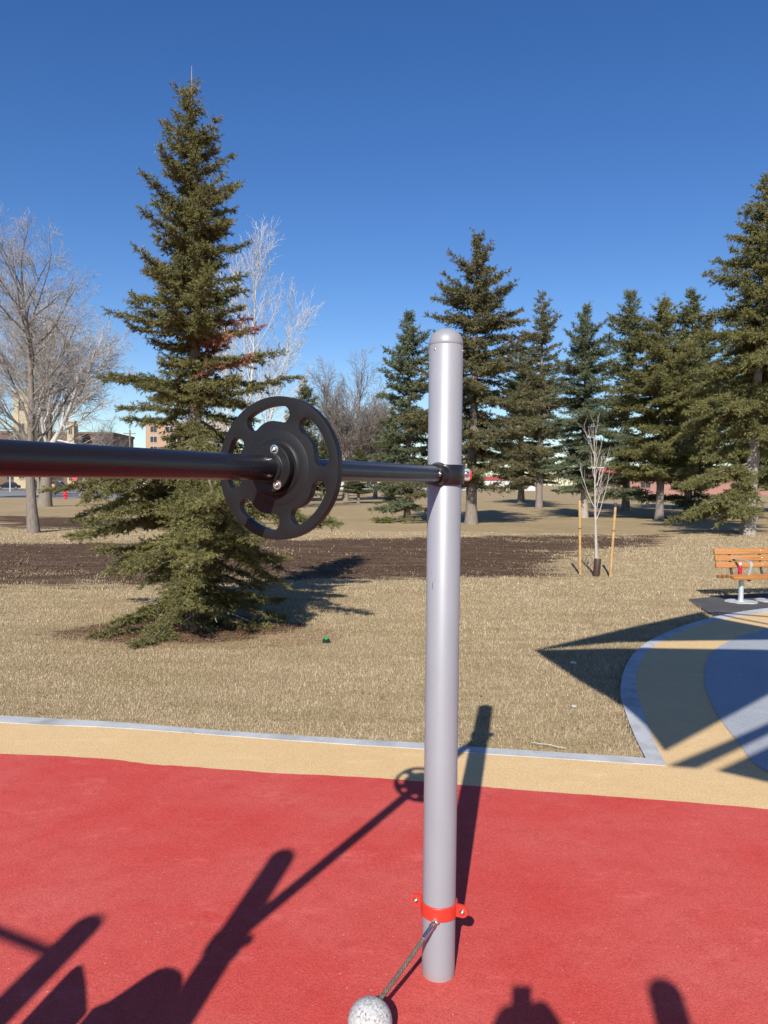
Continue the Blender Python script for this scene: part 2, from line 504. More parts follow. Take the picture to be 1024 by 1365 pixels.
PAD = [(4.80, 10.97), (4.82, 11.22), (4.86, 11.62), (4.98, 12.20), (5.07, 12.66), (5.60, 12.93), (6.4, 13.35), (7.6, 14.0), (9.2, 14.5), (9.9, 13.3), (9.4, 12.52), (8.8, 12.60), (7.2, 12.35), (6.0, 11.80), (5.35, 11.40)]

kin, kout = catmull(KERB_IN), catmull(KERB_OUT)
pin, pout = catmull(PLAZA_IN), catmull(PLAZA_OUT)
red_c = catmull(RED_EDGE)
yellow_poly = kin + pin[1:] + [(12.7, -9), (-9, -9)]
red_poly = red_c + [(11.0, -8.5), (-8.9, -8.5)]
blue_poly = catmull(BLUE_EDGE)[:-1]
hard_poly = kout + pout[1:] + [(13, -9.5), (-9.2, -9.5)]     # everything inside kerbs

def sheet(name, poly, z, mat, kind='structure', parent=None, jitter=0.0, thick=0.0, seed=3):
    bm = bmesh.new()
    rr = random.Random(seed)
    vs = [bm.verts.new((x + rr.uniform(-jitter, jitter), y + rr.uniform(-jitter, jitter), z)) for x, y in poly]
    f = bm.faces.new(vs)
    if thick:
        r = bmesh.ops.extrude_face_region(bm, geom=[f])
        for v in r['geom']:
            if isinstance(v, bmesh.types.BMVert): v.co.z -= thick
    bmesh.ops.triangulate(bm, faces=bm.faces[:])
    bmesh.ops.recalc_face_normals(bm, faces=bm.faces[:])
    if not thick:
        for f in bm.faces:
            if f.normal.z < 0: f.normal_flip()
    me = bpy.data.meshes.new(name); bm.to_mesh(me); bm.free()
    o = obj_me(name, me, mat, parent)
    if kind: tag(o, kind=kind)
    return o

tag(sheet("yellow_rubber_surface", yellow_poly, 0.0, M_yellow), "pale yellow rubber band of the playground paving")
tag(sheet("red_rubber_surface", red_poly, 0.004, M_red, jitter=0.004), "red poured rubber paving under the exercise post")
tag(sheet("grey_rubber_surface", blue_poly, 0.004, M_blue), "grey blue rubber disc of the round plaza")
tag(sheet("asphalt_pad", PAD, 0.002, M_asph, jitter=0.02), "dark asphalt pad under the bench")

def kerb_run(inner, outer, cuts, parent):
    """flush concrete kerb cast in sections"""
    n = len(inner)
    idx = [int(c * (n - 1)) for c in cuts]
    for a, b in zip(idx[:-1], idx[1:]):
        if b <= a: continue
        bm = bmesh.new()
        I = [np.array(q) for q in inner[a:b + 1]]; O = [np.array(q) for q in outer[a:b + 1]]
        # 4 mm joint at each end
        def pull(L):
            d = (L[1] - L[0]); L[0] = L[0] + d / (np.linalg.norm(d) + 1e-9) * 0.008
            d = (L[-2] - L[-1]); L[-1] = L[-1] + d / (np.linalg.norm(d) + 1e-9) * 0.004
        pull(I); pull(O)
        top = [(bm.verts.new((*p, 0.0035)), bm.verts.new((*q, 0.0035))) for p, q in zip(I, O)]
        for (p0, q0), (p1, q1) in zip(top[:-1], top[1:]):
            bm.faces.new((p0, p1, q1, q0))
        g = bm.faces[:]
        r = bmesh.ops.extrude_face_region(bm, geom=g)
        for v in r['geom']:
            if isinstance(v, bmesh.types.BMVert): v.co.z -= 0.14
        bmesh.ops.recalc_face_normals(bm, faces=bm.faces[:])
        obj_bm("kerb_section", bm, M_conc, parent)

kerb = empty("kerb", kind='structure'); kerb["label"] = "flush pale concrete kerb between rubber paving and dry grass"
def resample(c, n):
    c = np.array(c); s = np.r_[0, np.cumsum(np.linalg.norm(np.diff(c, axis=0), axis=1))]
    t = np.linspace(0, s[-1], n)
    return [(np.interp(a, s, c[:, 0]), np.interp(a, s, c[:, 1])) for a in t]
kerb_run(resample(kin, 120), resample(kout, 120), [0, 0.18, 0.36, 0.54, 0.70, 0.865, 1.0], kerb)
kerb_run(resample(pin, 160), resample(pout, 160), [0, 0.12, 0.22, 0.32, 0.42, 0.55, 0.7, 0.85, 1.0], kerb)

SOIL = [
    [(-9.5, 12.6), (-6.7, 13.6), (-4.0, 14.4), (-0.9, 14.9), (1.6, 15.2), (3.3, 15.5), (4.0, 16.6), (4.5, 18.6), (5.6, 20.6), (7.5, 22.6), (10.5, 25.6), (14.0, 30.0), (14.5, 32.0), (8.0, 31.0), (3.6, 28.6), (-1.7, 26.5), (-6, 24.5), (-11.5, 23), (-16, 22)],
    [(-22, 40), (-14.5, 30.0), (-8.5, 30.0), (-6.0, 35.0), (-10, 39.0)],
    [(-4.4, 9.2), (-3.2, 8.85), (-1.9, 8.95), (-1.2, 9.4), (-1.0, 10.2), (-2.0, 10.7), (-3.6, 10.4)],
]
def soil_val(x, y):
    s = np.full(np.shape(x), -9.0)
    for i, p in enumerate(SOIL):
        d = distpoly(x, y, p)
        if i == 2:
            s = np.maximum(s, d / 0.35 - 0.2); continue
        v = d / (0.7 + 0.025 * np.abs(y))
        v = np.minimum(v, 1.6) + (fbm(x * 0.22 + 7, y * 0.5, 77) - 0.50) * 2.6 - 0.16 * np.clip(x - 3.5, 0, 8)
        s = np.maximum(s, np.where(d > -2.5, v, -9))
    return np.clip(s, -3, 3) * 0.8 + 0.5

xs = np.unique(np.concatenate([np.linspace(-2500, -140, 8), np.linspace(-140, -30, 24), np.linspace(-30, -12, 50), np.linspace(-12, 14, 140), np.linspace(14, 40, 60), np.linspace(40, 160, 20), np.linspace(160, 2500, 8)]))
ys = np.unique(np.concatenate([np.linspace(-600, -12, 8), np.linspace(-12, 4.5, 20), np.linspace(4.5, 18, 110), np.linspace(18, 45, 110), np.linspace(45, 90, 40), np.linspace(90, 300, 24), np.linspace(300, 3500, 12)]))
GX, GY = np.meshgrid(xs, ys)
def ground_z(x, y):
    base = -0.018 + (fbm(x * 0.8, y * 0.8, 5) - 0.48) * 0.07 * np.clip((y - 6) / 12, 0, 1)
    d = distpoly(x, y, hard_poly)          # positive inside
    dp = distpoly(x, y, PAD)
    m = np.maximum(d, dp)
    base = np.where(m > -1.0, -0.018 + (base + 0.018) * np.clip(-m, 0, 1), base)
    base = np.where(m > 0.02, -0.06, base)
    return np.where(y > 70, -0.02, base)
GZ = ground_z(GX, GY)
nx, ny = len(xs), len(ys)
gi = np.arange(nx * ny).reshape(ny, nx)
gf = np.stack([gi[:-1, :-1], gi[:-1, 1:], gi[1:, 1:], gi[1:, :-1]], axis=-1).reshape(-1, 4)
gme = mesh_np("ground", np.stack([GX, GY, GZ], -1).reshape(-1, 3), gf, True)
at = gme.attributes.new("soil", 'FLOAT', 'POINT')
at.data.foreach_set("value", soil_val(GX, GY).astype(np.float32).ravel())
tag(obj_me("ground", gme, M_ground), "dry tan park lawn with a bare brown soil strip", kind='structure')

# street on the far left, parking strip and pale pavement beyond
def strip(name, pts, z, mat, label):
    return tag(sheet(name, pts, z, mat), label, kind='structure')
strip("road", [(-160, 76), (-26, 82), (-14, 86), (-24, 118), (-160, 112)], 0.0, M_road, "grey street beyond the park lawn")
strip("parking_lot", [(-180, 118), (-27, 122), (-38, 160), (-180, 156)], 0.0, asphalt("parking_asphalt", (0.16, 0.155, 0.15)), "darker parking lot behind the street")
strip("pavement", [(-180, 112.5), (-25, 118.4), (-26, 121.4), (-180, 117.4)], 0.03, M_conc, "pale pavement along the far street")

# ------------------------------------------------------------------ exercise station (post, bar, disc)
P1 = Vector((0.2237, 2.8575, 0)); P2 = Vector((-1.1295, 0.2342, 0))
PR, PH, BH, BR = 0.0627, 2.439, 1.899, 0.0302
bar_d = (P2 - P1).normalized()
def make_post(parent, loc, h=PH, cap_screw=True):
    bm = bmesh.new()
    bm_lathe(bm, [(PR, -0.05), (PR, h - 0.066), (PR - 0.002, h - 0.0635)], 64, Matrix.Translation(loc))
    post = obj_bm("post", bm, M_silver, parent, True, R(40))
    bm = bmesh.new()
    prof = [(PR - 0.003, h - 0.067), (PR + 0.0006, h - 0.0625), (PR + 0.0006, h - 0.055)]
    for i in range(1, 13):
        a = i / 12 * math.pi / 2
        prof.append((PR * math.cos(a) if i < 12 else 0, h - 0.055 + 0.055 * math.sin(a)))
    bm_lathe(bm, prof, 64, Matrix.Translation(loc))
    obj_bm("post_cap", bm, M_silver, post, True)
    if cap_screw:
        for ang in (-60, 60, 180):
            a = R(ang - 75)
            d = Vector((math.cos(a), math.sin(a), 0))
            bm = bmesh.new()
            bm_lathe(bm, [(0.0045, 0), (0.0045, 0.0012), (0.0025, 0.0025), (0, 0.0027)], 12, frame_z(d, Vector(loc) + d * PR + Vector((0, 0, h - 0.085))))
            obj_bm("cap_screw", bm, M_steel, post, True)
    return post

def dome_bolt(name, pos, d, r, parent, socket=True):
    bm = bmesh.new()
    bm_lathe(bm, [(r * 1.55, 0), (r * 1.55, r * 0.18), (r, r * 0.2), (r * 0.98, r * 0.45), (r * 0.75, r * 0.8), (r * 0.42, r * 0.95), (r * 0.36, r * 0.6), (0, r * 0.55)], 20, frame_z(d, pos))
    return obj_bm(name, bm, M_steel, parent, True, R(50))

def cyl(name, p0, p1, r, mat, parent, seg=32, bevel=0.0):
    d = (Vector(p1) - Vector(p0)); L = d.length
    bm = bmesh.new()
    b = min(bevel, r * 0.4, L * 0.4)
    prof = [(0, 0), (r - b, 0), (r, b), (r, L - b), (r - b, L), (0, L)] if b > 0 else [(0, 0), (r, 0), (r, L), (0, L)]
    bm_lathe(bm, prof, seg, frame_z(d, p0))
    return obj_bm(name, bm, mat, parent, True, R(35))

station = empty("exercise_station", label="tall silver post carrying a black crossbar with a black slotted disc", cat="exercise equipment")
make_post(station, P1)
p_off = make_post(station, P2)
z = Vector((0, 0, 1))
bar0 = P1 + z * BH + bar_d * (PR + 0.012); bar1 = P2 + z * BH - bar_d * (PR + 0.012)
bar = cyl("crossbar", bar0, bar1, BR, M_black, station, 48)
side = z.cross(bar_d).normalized()             # horizontal, square to the bar
facing = side if side.y < 0 else -side
dome_bolt("bolt", P1 + z * (BH + 0.002) + bar_d * (PR + 0.05) + facing * (BR - 0.001), facing, 0.0065, bar)

def bar_clamp(P, d, parent):
    """black collar round the post with a saddle for the bar, a rear lug with bolt and red end cap"""
    bm = bmesh.new()
    r0, r1, hh = PR + 0.0005, PR + 0.011, 0.036
    bm_lathe(bm, [(r0, -hh), (r1 - 0.002, -hh), (r1, -hh + 0.003), (r1, hh - 0.003), (r1 - 0.002, hh), (r0, hh)], 56, Matrix.Translation(P + z * BH))
    # flared saddle towards the bar
    base = P + z * BH + d * (PR - 0.012)
    bm_lathe(bm, [(0.0, 0), (0.046, 0), (0.0445, 0.012), (0.0415, 0.020), (0.039, 0.030), (0.0375, 0.035), (0.0305, 0.0355), (0.0305, 0.02)], 40, frame_z(d, base))
    c = obj_bm("bar_clamp", bm, M_black, parent, True, R(35))
    # lug on the far side of the collar
    sd = Vector((0.93, 0.37, 0)).normalized()
    rot = Matrix((( sd.x, -sd.y, 0), (sd.y, sd.x, 0), (0, 0, 1)))
    bm = bmesh.new()
    bm_box(bm, (0.036, 0.030, 0.046), P + z * BH + sd * (PR + 0.021), rot, 0.006, 3)
    lug = obj_bm("lug", bm, M_galv, c, True, R(40))
    f = Vector((sd.y, -sd.x, 0))
    bm = bmesh.new()
    bm_lathe(bm, [(0.0125, 0), (0.0125, 0.002), (0.0085, 0.0025), (0.008, 0.006), (0.004, 0.008), (0, 0.0082)], 20, frame_z(f, P + z * (BH + 0.003) + sd * (PR + 0.022) + f * 0.0148))
    obj_bm("bolt", bm, M_steel, c, True, R(50))
    bm = bmesh.new()
    bm_box(bm, (0.006, 0.028, 0.034), P + z * BH + sd * (PR + 0.0422), rot, 0.003, 2)
    obj_bm("end_cap", bm, M_redpaint, c, True, R(40))["label"] = "small red end cap of the bar clamp"
    return c
bar_clamp(P1, bar_d, station)
bar_clamp(P2, -bar_d, station)

# slotted disc on the bar
DC = P1 + z * BH + bar_d * 1.062
def make_disc(parent):
    RO, T = 0.178, 0.022
    nseg = 180
    r_in, r_out = 0.113, 0.155
    rounds = 0.5 * (r_out - r_in)
    centre_off = 2 * math.pi / 5
    half = R(28.5)
    # disc face axes: u to the right as seen from the camera, v up, w towards the camera
    w = bar_d.copy(); v = z.copy(); u = v.cross(w).normalized()
    if u.x < 0: u = -u
    M = Matrix(((u.x, v.x, w.x, DC.x), (u.y, v.y, w.y, DC.y), (u.z, v.z, w.z, DC.z), (0, 0, 0, 1)))
    t = bmesh.new()
    # outline loops
    def loop(pts): return [t.verts.new((x, y, 0)) for x, y in pts]
    outer = [(RO * math.cos(2 * math.pi * i / nseg), RO * math.sin(2 * math.pi * i / nseg)) for i in range(nseg)]
    slots = []
    for k in range(5):
        c0 = R(102 - 72 * k)
        pts = []
        rm = 0.5 * (r_in + r_out); da = rounds / rm
        a0, a1 = c0 - half + da, c0 + half - da
        for i in range(15):                              # outer arc
            a = a0 + (a1 - a0) * i / 14; pts.append((r_out * math.cos(a), r_out * math.sin(a)))
        cx, cy = rm * math.cos(a1), rm * math.sin(a1)
        for i in range(1, 12):
            b = a1 + math.pi * i / 12; pts.append((cx + rounds * math.cos(b), cy + rounds * math.sin(b)))
        for i in range(15):                              # inner arc bulges outward at mid
            f = i / 14; a = a1 + (a0 - a1) * f
            rr = r_in + 0.006 * math.sin(math.pi * f)
            pts.append((rr * math.cos(a), rr * math.sin(a)))
        cx, cy = rm * math.cos(a0), rm * math.sin(a0)
        for i in range(1, 12):
            b = a0 + math.pi + math.pi * i / 12; pts.append((cx + rounds * math.cos(b), cy + rounds * math.sin(b)))
        slots.append(pts)
    edges = []
    for pts in [outer] + slots:
        vs = loop(pts)
        for i in range(len(vs)): edges.append(t.edges.new((vs[i], vs[(i + 1) % len(vs)])))
    bmesh.ops.triangle_fill(t, use_beauty=True, use_dissolve=False, edges=edges)
    bmesh.ops.recalc_face_normals(t, faces=t.faces[:])
    # drop any fill inside the slots
    for f in t.faces[:]:
        c = f.calc_center_median()
        for pts in slots:
            if inpoly(np.array([c.x]), np.array([c.y]), pts)[0]:
                t.faces.remove(f); break
    fs = t.faces[:]
    for f in fs:
        if f.normal.z < 0: f.normal_flip()
    for vv in t.verts: vv.co.z = T / 2
    r = bmesh.ops.extrude_face_region(t, geom=fs)
    # extruded copy becomes the back
    newv = [e for e in r['geom'] if isinstance(e, bmesh.types.BMVert)]
    for vv in newv: vv.co.z = -T / 2
    bmesh.ops.recalc_face_normals(t, faces=t.faces[:])
    be = [e for e in t.edges if len(e.link_faces) == 2 and e.calc_face_angle(0) > R(60)]
    bmesh.ops.bevel(t, geom=be, offset=0.0045, segments=3, profile=0.5, affect='EDGES', clamp_overlap=True)
    t.transform(M)
    return obj_bm("weight_disc", t, M_disc, parent, True, R(30)), M
disc, DM = make_disc(station)
bm = bmesh.new()
# raised hub swelling, then round flange, then bar sleeve (towards the camera), plain boss behind
bm_lathe(bm, [(0.096, 0.0105), (0.092, 0.0122), (0.072, 0.0135), (0.069, 0.017), (0.066, 0.019), (0.0, 0.019)], 64, DM)
bm_lathe(bm, [(0.090, -0.0105), (0.070, -0.019), (0.0, -0.019)], 64, DM)
obj_bm("hub", bm, M_disc, disc, True, R(30))
bm = bmesh.new()
bm_lathe(bm, [(0.0605, 0.026), (0.0605, 0.040), (0.0585, 0.042), (0.040, 0.042), (0.0385, 0.043), (0.0385, 0.047), (0.0365, 0.049), (0.0300, 0.049)], 56, DM)
bm_lathe(bm, [(0.0605, -0.026), (0.0605, -0.040), (0.0585, -0.042), (0.030, -0.042)], 56, DM)
flange = obj_bm("flange", bm, M_disc, disc, True, R(30))
for ang in (70, -58, 190):
    q = DM @ Vector((0.0480 * math.cos(R(ang)), 0.0480 * math.sin(R(ang)), 0.0418))
    dome_bolt("bolt", q, bar_d, 0.0075, flange)

# red rope clamp low on the post
CZ = 0.262
tilt = Matrix.Rotation(R(0), 4, 'X')
bm = bmesh.new()
r0, r1, hh = PR + 0.0005, PR + 0.0075, 0.0255
bm_lathe(bm, [(r0, -hh), (r1 - 0.0015, -hh), (r1, -hh + 0.002), (r1, hh - 0.002), (r1 - 0.0015, hh), (r0, hh)], 56, Matrix.Translation(P1 + z * CZ))
ears = []
for ang, sz in ((-22, 1), (152, 1)):
    a = R(ang); d = Vector((math.cos(a), math.sin(a), 0)); n = Vector((math.sin(a), -math.cos(a), 0))
    t = bmesh.new()
    # rounded tab: plate in the plane of d and z
    pts = []
    for i in range(13):
        b = -math.pi / 2 + math.pi * i / 12
        pts.append((0.022 + 0.0235 * math.cos(b), 0.0235 * math.sin(b)))
    pts = [(-0.006, -0.0235)] + pts + [(-0.006, 0.0235)]
    f = t.faces.new([t.verts.new((x, 0, y)) for x, y in pts])
    r = bmesh.ops.extrude_face_region(t, geom=[f])
    for vv in r['geom']:
        if isinstance(vv, bmesh.types.BMVert): vv.co.y += 0.014
    bmesh.ops.recalc_face_normals(t, faces=t.faces[:])
    bmesh.ops.bevel(t, geom=[e for e in t.edges if len(e.link_faces) == 2 and e.calc_face_angle(0) > 1], offset=0.002, segments=2, affect='EDGES')
    rm = Matrix(((d.x, -n.x, 0, 0), (d.y, -n.y, 0, 0), (0, 0, 1, 0), (0, 0, 0, 1)))
    t.transform(Matrix.Translation(P1 + z * CZ + d * (r1 - 0.001) + n * 0.007) @ rm)
    me = bpy.data.meshes.new("t"); t.to_mesh(me); t.free(); bm.from_mesh(me); bpy.data.meshes.remove(me)
    ears.append((d, n))
rope_clamp = obj_bm("rope_clamp", bm, M_redpaint, station, True, R(35))
rope_clamp["label"] = "bright red clamp ring low on the post"
for d, n in ears:
    for s in (1, -1):
        nn = n * s
        if nn.y > 0.5 and s: pass
        dome_bolt("bolt", P1 + z * CZ + d * (r1 + 0.024) + nn * 0.0072, nn, 0.0075, rope_clamp)

# ------------------------------------------------------------------ tethered ball
ball_c = Vector((-0.030, 2.485, 0.075))
tball = empty("tethered_ball", (0, 0, 0), label="speckled grey ball on a short rope tied to the red clamp", cat="ball")
bm = bmesh.new()
bmesh.ops.create_icosphere(bm, subdivisions=5, radius=0.075)
for v in bm.verts:
    n = v.co.normalized()
    v.co *= 1 + 0.010 * math.sin(3 * n.x + 1) * math.cos(4 * n.y)
bm.transform(Matrix.Translation(ball_c))
obj_bm("ball", bm, M_granite, tball, True)
att = P1 + Vector((-0.020, -PR - 0.010, CZ - 0.022))      # on the front of the clamp
rope_end = ball_c + Vector((0.030, 0.050, 0.040))
rd = (rope_end - att).normalized()
f0 = att + rd * 0.020; f1 = att + rd * 0.082
fer = cyl("ferrule", f0, f1, 0.0095, M_steel, tball, 24, 0.003)
# fork and pin of the end fitting
bm = bmesh.new()
sx = rd.cross(z).normalized()
rot = Matrix((sx, rd, sx.cross(rd))).transposed()
for s in (-1, 1):
    bm_box(bm, (0.004, 0.036, 0.012), att + rd * 0.008 + sx * s * 0.0085, rot, 0.0015)
obj_bm("fork", bm, M_steel, fer, True, R(40))
cyl("pin", att - sx * 0.016 - rd * 0.002, att + sx * 0.016 - rd * 0.002, 0.0045, M_steel, fer, 16, 0.0015)
bm = bmesh.new()
bm_box(bm, (0.012, 0.018, 0.018), att + Vector((0, 0.006, 0.004)), None, 0.003)
obj_bm("eye", bm, M_steel, fer, True, R(40))
# laid rope: four strands
N = 60
cen = np.array([np.array(f1 - rd * 0.004) * (1 - t) + np.array(rope_end) * t + np.array((0, 0, -0.003)) * math.sin(math.pi * t) for t in np.linspace(0, 1, N)])
ax1 = np.array(sx); ax2 = np.cross(ax1, np.array(rd))
Ps = []
for k in range(4):
    ph = np.linspace(0, 2 * np.pi * 5.0, N) + k * np.pi / 2
    Ps.append(cen + 0.0040 * (np.cos(ph)[:, None] * ax1 + np.sin(ph)[:, None] * ax2))
v_, q_ = tubes(np.array(Ps), np.full((4, N), 0.0042), 8)
obj_me("rope", mesh_np("rope", v_, q_, True), M_rope, tball)

# ------------------------------------------------------------------ equipment and added panels behind and beside the viewer (throw the shadows in view)
st2 = empty("pull_up_station", label="silver post with a high pull up bar standing behind the viewer", cat="exercise equipment")
P3 = Vector((-1.868, -0.368, 0)); d3 = Vector((-0.8944, 0.4473, 0))
make_post(st2, P3, cap_screw=False)
cyl("crossbar", P3 + z * 2.255 + d3 * PR, P3 + z * 2.255 + d3 * 2.2, 0.021, M_black, st2, 24)
P3b = P3 + d3 * 2.26
make_post(st2, P3b, cap_screw=False)
cyl("bar_clamp", P3 + z * 1.79, P3 + z * 1.87, PR + 0.012, M_black, st2, 32, 0.004)
st3 = empty("step_post", label="lone silver post standing just behind the viewer", cat="post")
make_post(st3, Vector((0.407, -0.760, 0)), cap_screw=False)

def upright_panel(name, outline, t0, mat, label):  # added unseen panel, outline shaped for the shadow it throws
    """play panel standing square to the sun's bearing; outline is (along, height)"""
    perp = Vector((SD[1], -SD[0], 0)); dd = Vector((SD[0], SD[1], 0))
    bm = bmesh.new()
    f = bm.faces.new([bm.verts.new(perp * s + dd * t0 + z * h) for s, h in outline])
    r = bmesh.ops.extrude_face_region(bm, geom=[f])
    for v in r['geom']:
        if isinstance(v, bmesh.types.BMVert): v.co -= dd * 0.03
    return tag(obj_bm(name, bm, mat), label, "play panel")
M_panel = simple("grey_shadow_panel", (0.25, 0.26, 0.28), 0.5)
upright_panel("shadow_panel", [(-1.47, 0.0), (-1.47, 1.02), (-1.433, 1.047), (-1.396, 1.108), (-1.373, 1.150), (-1.345, 1.185), (-1.318, 1.197), (-1.285, 1.196), (-1.255, 1.186), (-1.232, 1.168), (-1.218, 1.14), (-1.209, 1.087), (-1.19, 1.04), (-1.19, 0.0)], 0.9, M_panel, "added grey panel outside the view at left, cut to throw a rounded shadow")
upright_panel("shadow_panel", [(-1.668, 0.0), (-1.668, 0.949), (-1.668, 1.085), (-1.667, 1.135), (-1.660, 1.155), (-1.648, 1.162), (-1.635, 1.158), (-1.562, 1.094), (-1.476, 1.005), (-1.476, 0.0)], 0.9, M_panel, "added grey panel outside the view at left, cut to throw a pointed shadow")

# unseen canopy inferred from its shadow: panels shaped to throw it, masts added
def up(g):
    h = 3.2 + (g[1] - 5.05) * 0.21
    return Vector((g[0] - h * COT * SD[0], g[1] - h * COT * SD[1], h))
canopy = empty("unseen_canopy", label="unseen canopy beyond the right edge, shaped to throw the angular shadows", cat="canopy")
M_fabric = simple("tan_shade_fabric", (0.30, 0.26, 0.20), 0.8)
PAN = [
    [(1.714, 8.624), (3.13, 9.954), (4.756, 11.401), (4.703, 10.884), (5.107, 10.108), (5.50, 9.40), (4.707, 9.300), (2.783, 9.115)],
    [(1.714, 8.624), (2.675, 8.775), (4.405, 8.715), (5.6, 8.66), (4.9, 8.20), (3.457, 6.808), (1.988, 5.325), (2.05, 5.912), (2.044, 6.458), (1.881, 7.329)],
    [(1.913, 5.041), (2.444, 5.477), (3.043, 5.98), (4.3, 7.06), (4.0, 6.70), (2.906, 5.705), (2.093, 5.005)],
    [(2.205, 4.965), (2.764, 5.423), (3.9, 6.35), (4.0, 5.2), (3.4, 4.04), (2.443, 4.781)],
]
for poly in PAN:
    bm = bmesh.new()
    f = bm.faces.new([bm.verts.new(up(g)) for g in poly])
    r = bmesh.ops.extrude_face_region(bm, geom=[f])
    for v in r['geom']:
        if isinstance(v, bmesh.types.BMVert): v.co.z += 0.012
    obj_bm("shadow_sail", bm, M_fabric, canopy)
for a, b in (((4.756, 11.401), (5.75, 9.35)), ((4.90, 11.32), (7.4, 10.05))):
    cyl("edge_pole", up(a), up(b), 0.030, M_galv, canopy, 16)
for x, y, h in ((5.3, 3.0, 4.2), (6.6, 4.2, 4.4), (4.6, 0.8, 4.0)):
    cyl("mast", (x, y, 0), (x, y, h), 0.07, M_galv, canopy, 24)
for a, b in (((5.3, 3.0, 4.2), up((4.9, 8.6))), ((4.6, 0.8, 4.0), up((3.9, 5.6))), ((6.6, 4.2, 4.4), up((5.4, 9.4)))):
    cyl("stay", a, b, 0.02, M_galv, canopy, 10)

# the person taking the picture, behind the lens; only the shadow of phone and hands is in view
def skin_body(name, J, E, mat, parent=None):
    me = bpy.data.meshes.new(name)
    keys = list(J)
    me.from_pydata([J[k][:3] for k in keys], [(keys.index(a), keys.index(b)) for a, b in E], [])
    o = link(bpy.data.objects.new(name, me), parent)
    me.materials.append(mat)
    m = o.modifiers.new("skin", 'SKIN')
    for i, k in enumerate(keys):
        r = J[k][3]
        me.skin_vertices[0].data[i].radius = (r, r)
    me.skin_vertices[0].data[0].use_root = True
    m.use_smooth_shade = True
    s = o.modifiers.new("sub", 'SUBSURF'); s.levels = 1; s.render_levels = 2
    return o
person = empty("person", (0, 0, 0), label="person in a dark jacket holding a phone behind the viewpoint", cat="person")
J = {"pelvis": (0, -.42, .98, .15), "belly": (0, -.42, 1.15, .14), "chest": (0, -.43, 1.38, .16), "neck": (0, -.42, 1.56, .06), "head": (0, -.38, 1.70, .095), "crown": (0, -.38, 1.80, .07),
     "hl": (-.10, -.42, .90, .095), "kl": (-.11, -.39, .50, .062), "al": (-.11, -.42, .09, .045), "tl": (-.12, -.28, .04, .04),
     "hr": (.10, -.42, .90, .095), "kr": (.11, -.39, .50, .062), "ar": (.11, -.42, .09, .045), "tr": (.12, -.28, .04, .04),
     "sl": (-.19, -.43, 1.47, .06), "el": (-.22, -.30, 1.34, .045), "wl": (-.056, -.10, 1.78, .060), "pl": (-.010, -.072, 1.880, .056),
     "sr": (.19, -.43, 1.47, .06), "er": (.22, -.30, 1.34, .045), "wr": (.105, -.10, 1.78, .062), "pr": (.042, -.072, 1.880, .056)}
E_ = [("pelvis", "belly"), ("belly", "chest"), ("chest", "neck"), ("neck", "head"), ("head", "crown"), ("pelvis", "hl"), ("hl", "kl"), ("kl", "al"), ("al", "tl"), ("pelvis", "hr"), ("hr", "kr"), ("kr", "ar"), ("ar", "tr"),
      ("chest", "sl"), ("sl", "el"), ("el", "wl"), ("wl", "pl"), ("chest", "sr"), ("sr", "er"), ("er", "wr"), ("wr", "pr")]
skin_body("body", J, E_, simple("dark_clothing", (0.03, 0.03, 0.035), 0.8), person)
phone = empty("phone", (0, 0, 0), label="black phone held upright at the viewpoint", cat="phone")
bm = bmesh.new(); bm_box(bm, (0.074, 0.009, 0.155), (0.016, -0.02, 1.835), None, 0.003)
obj_bm("case", bm, M_black, phone)
bm = bmesh.new(); bm_box(bm, (0.066, 0.001, 0.145), (0.016, -0.0255, 1.835), None, 0)
obj_bm("screen", bm, simple("dark_screen", (0.01, 0.01, 0.012), 0.1), phone)

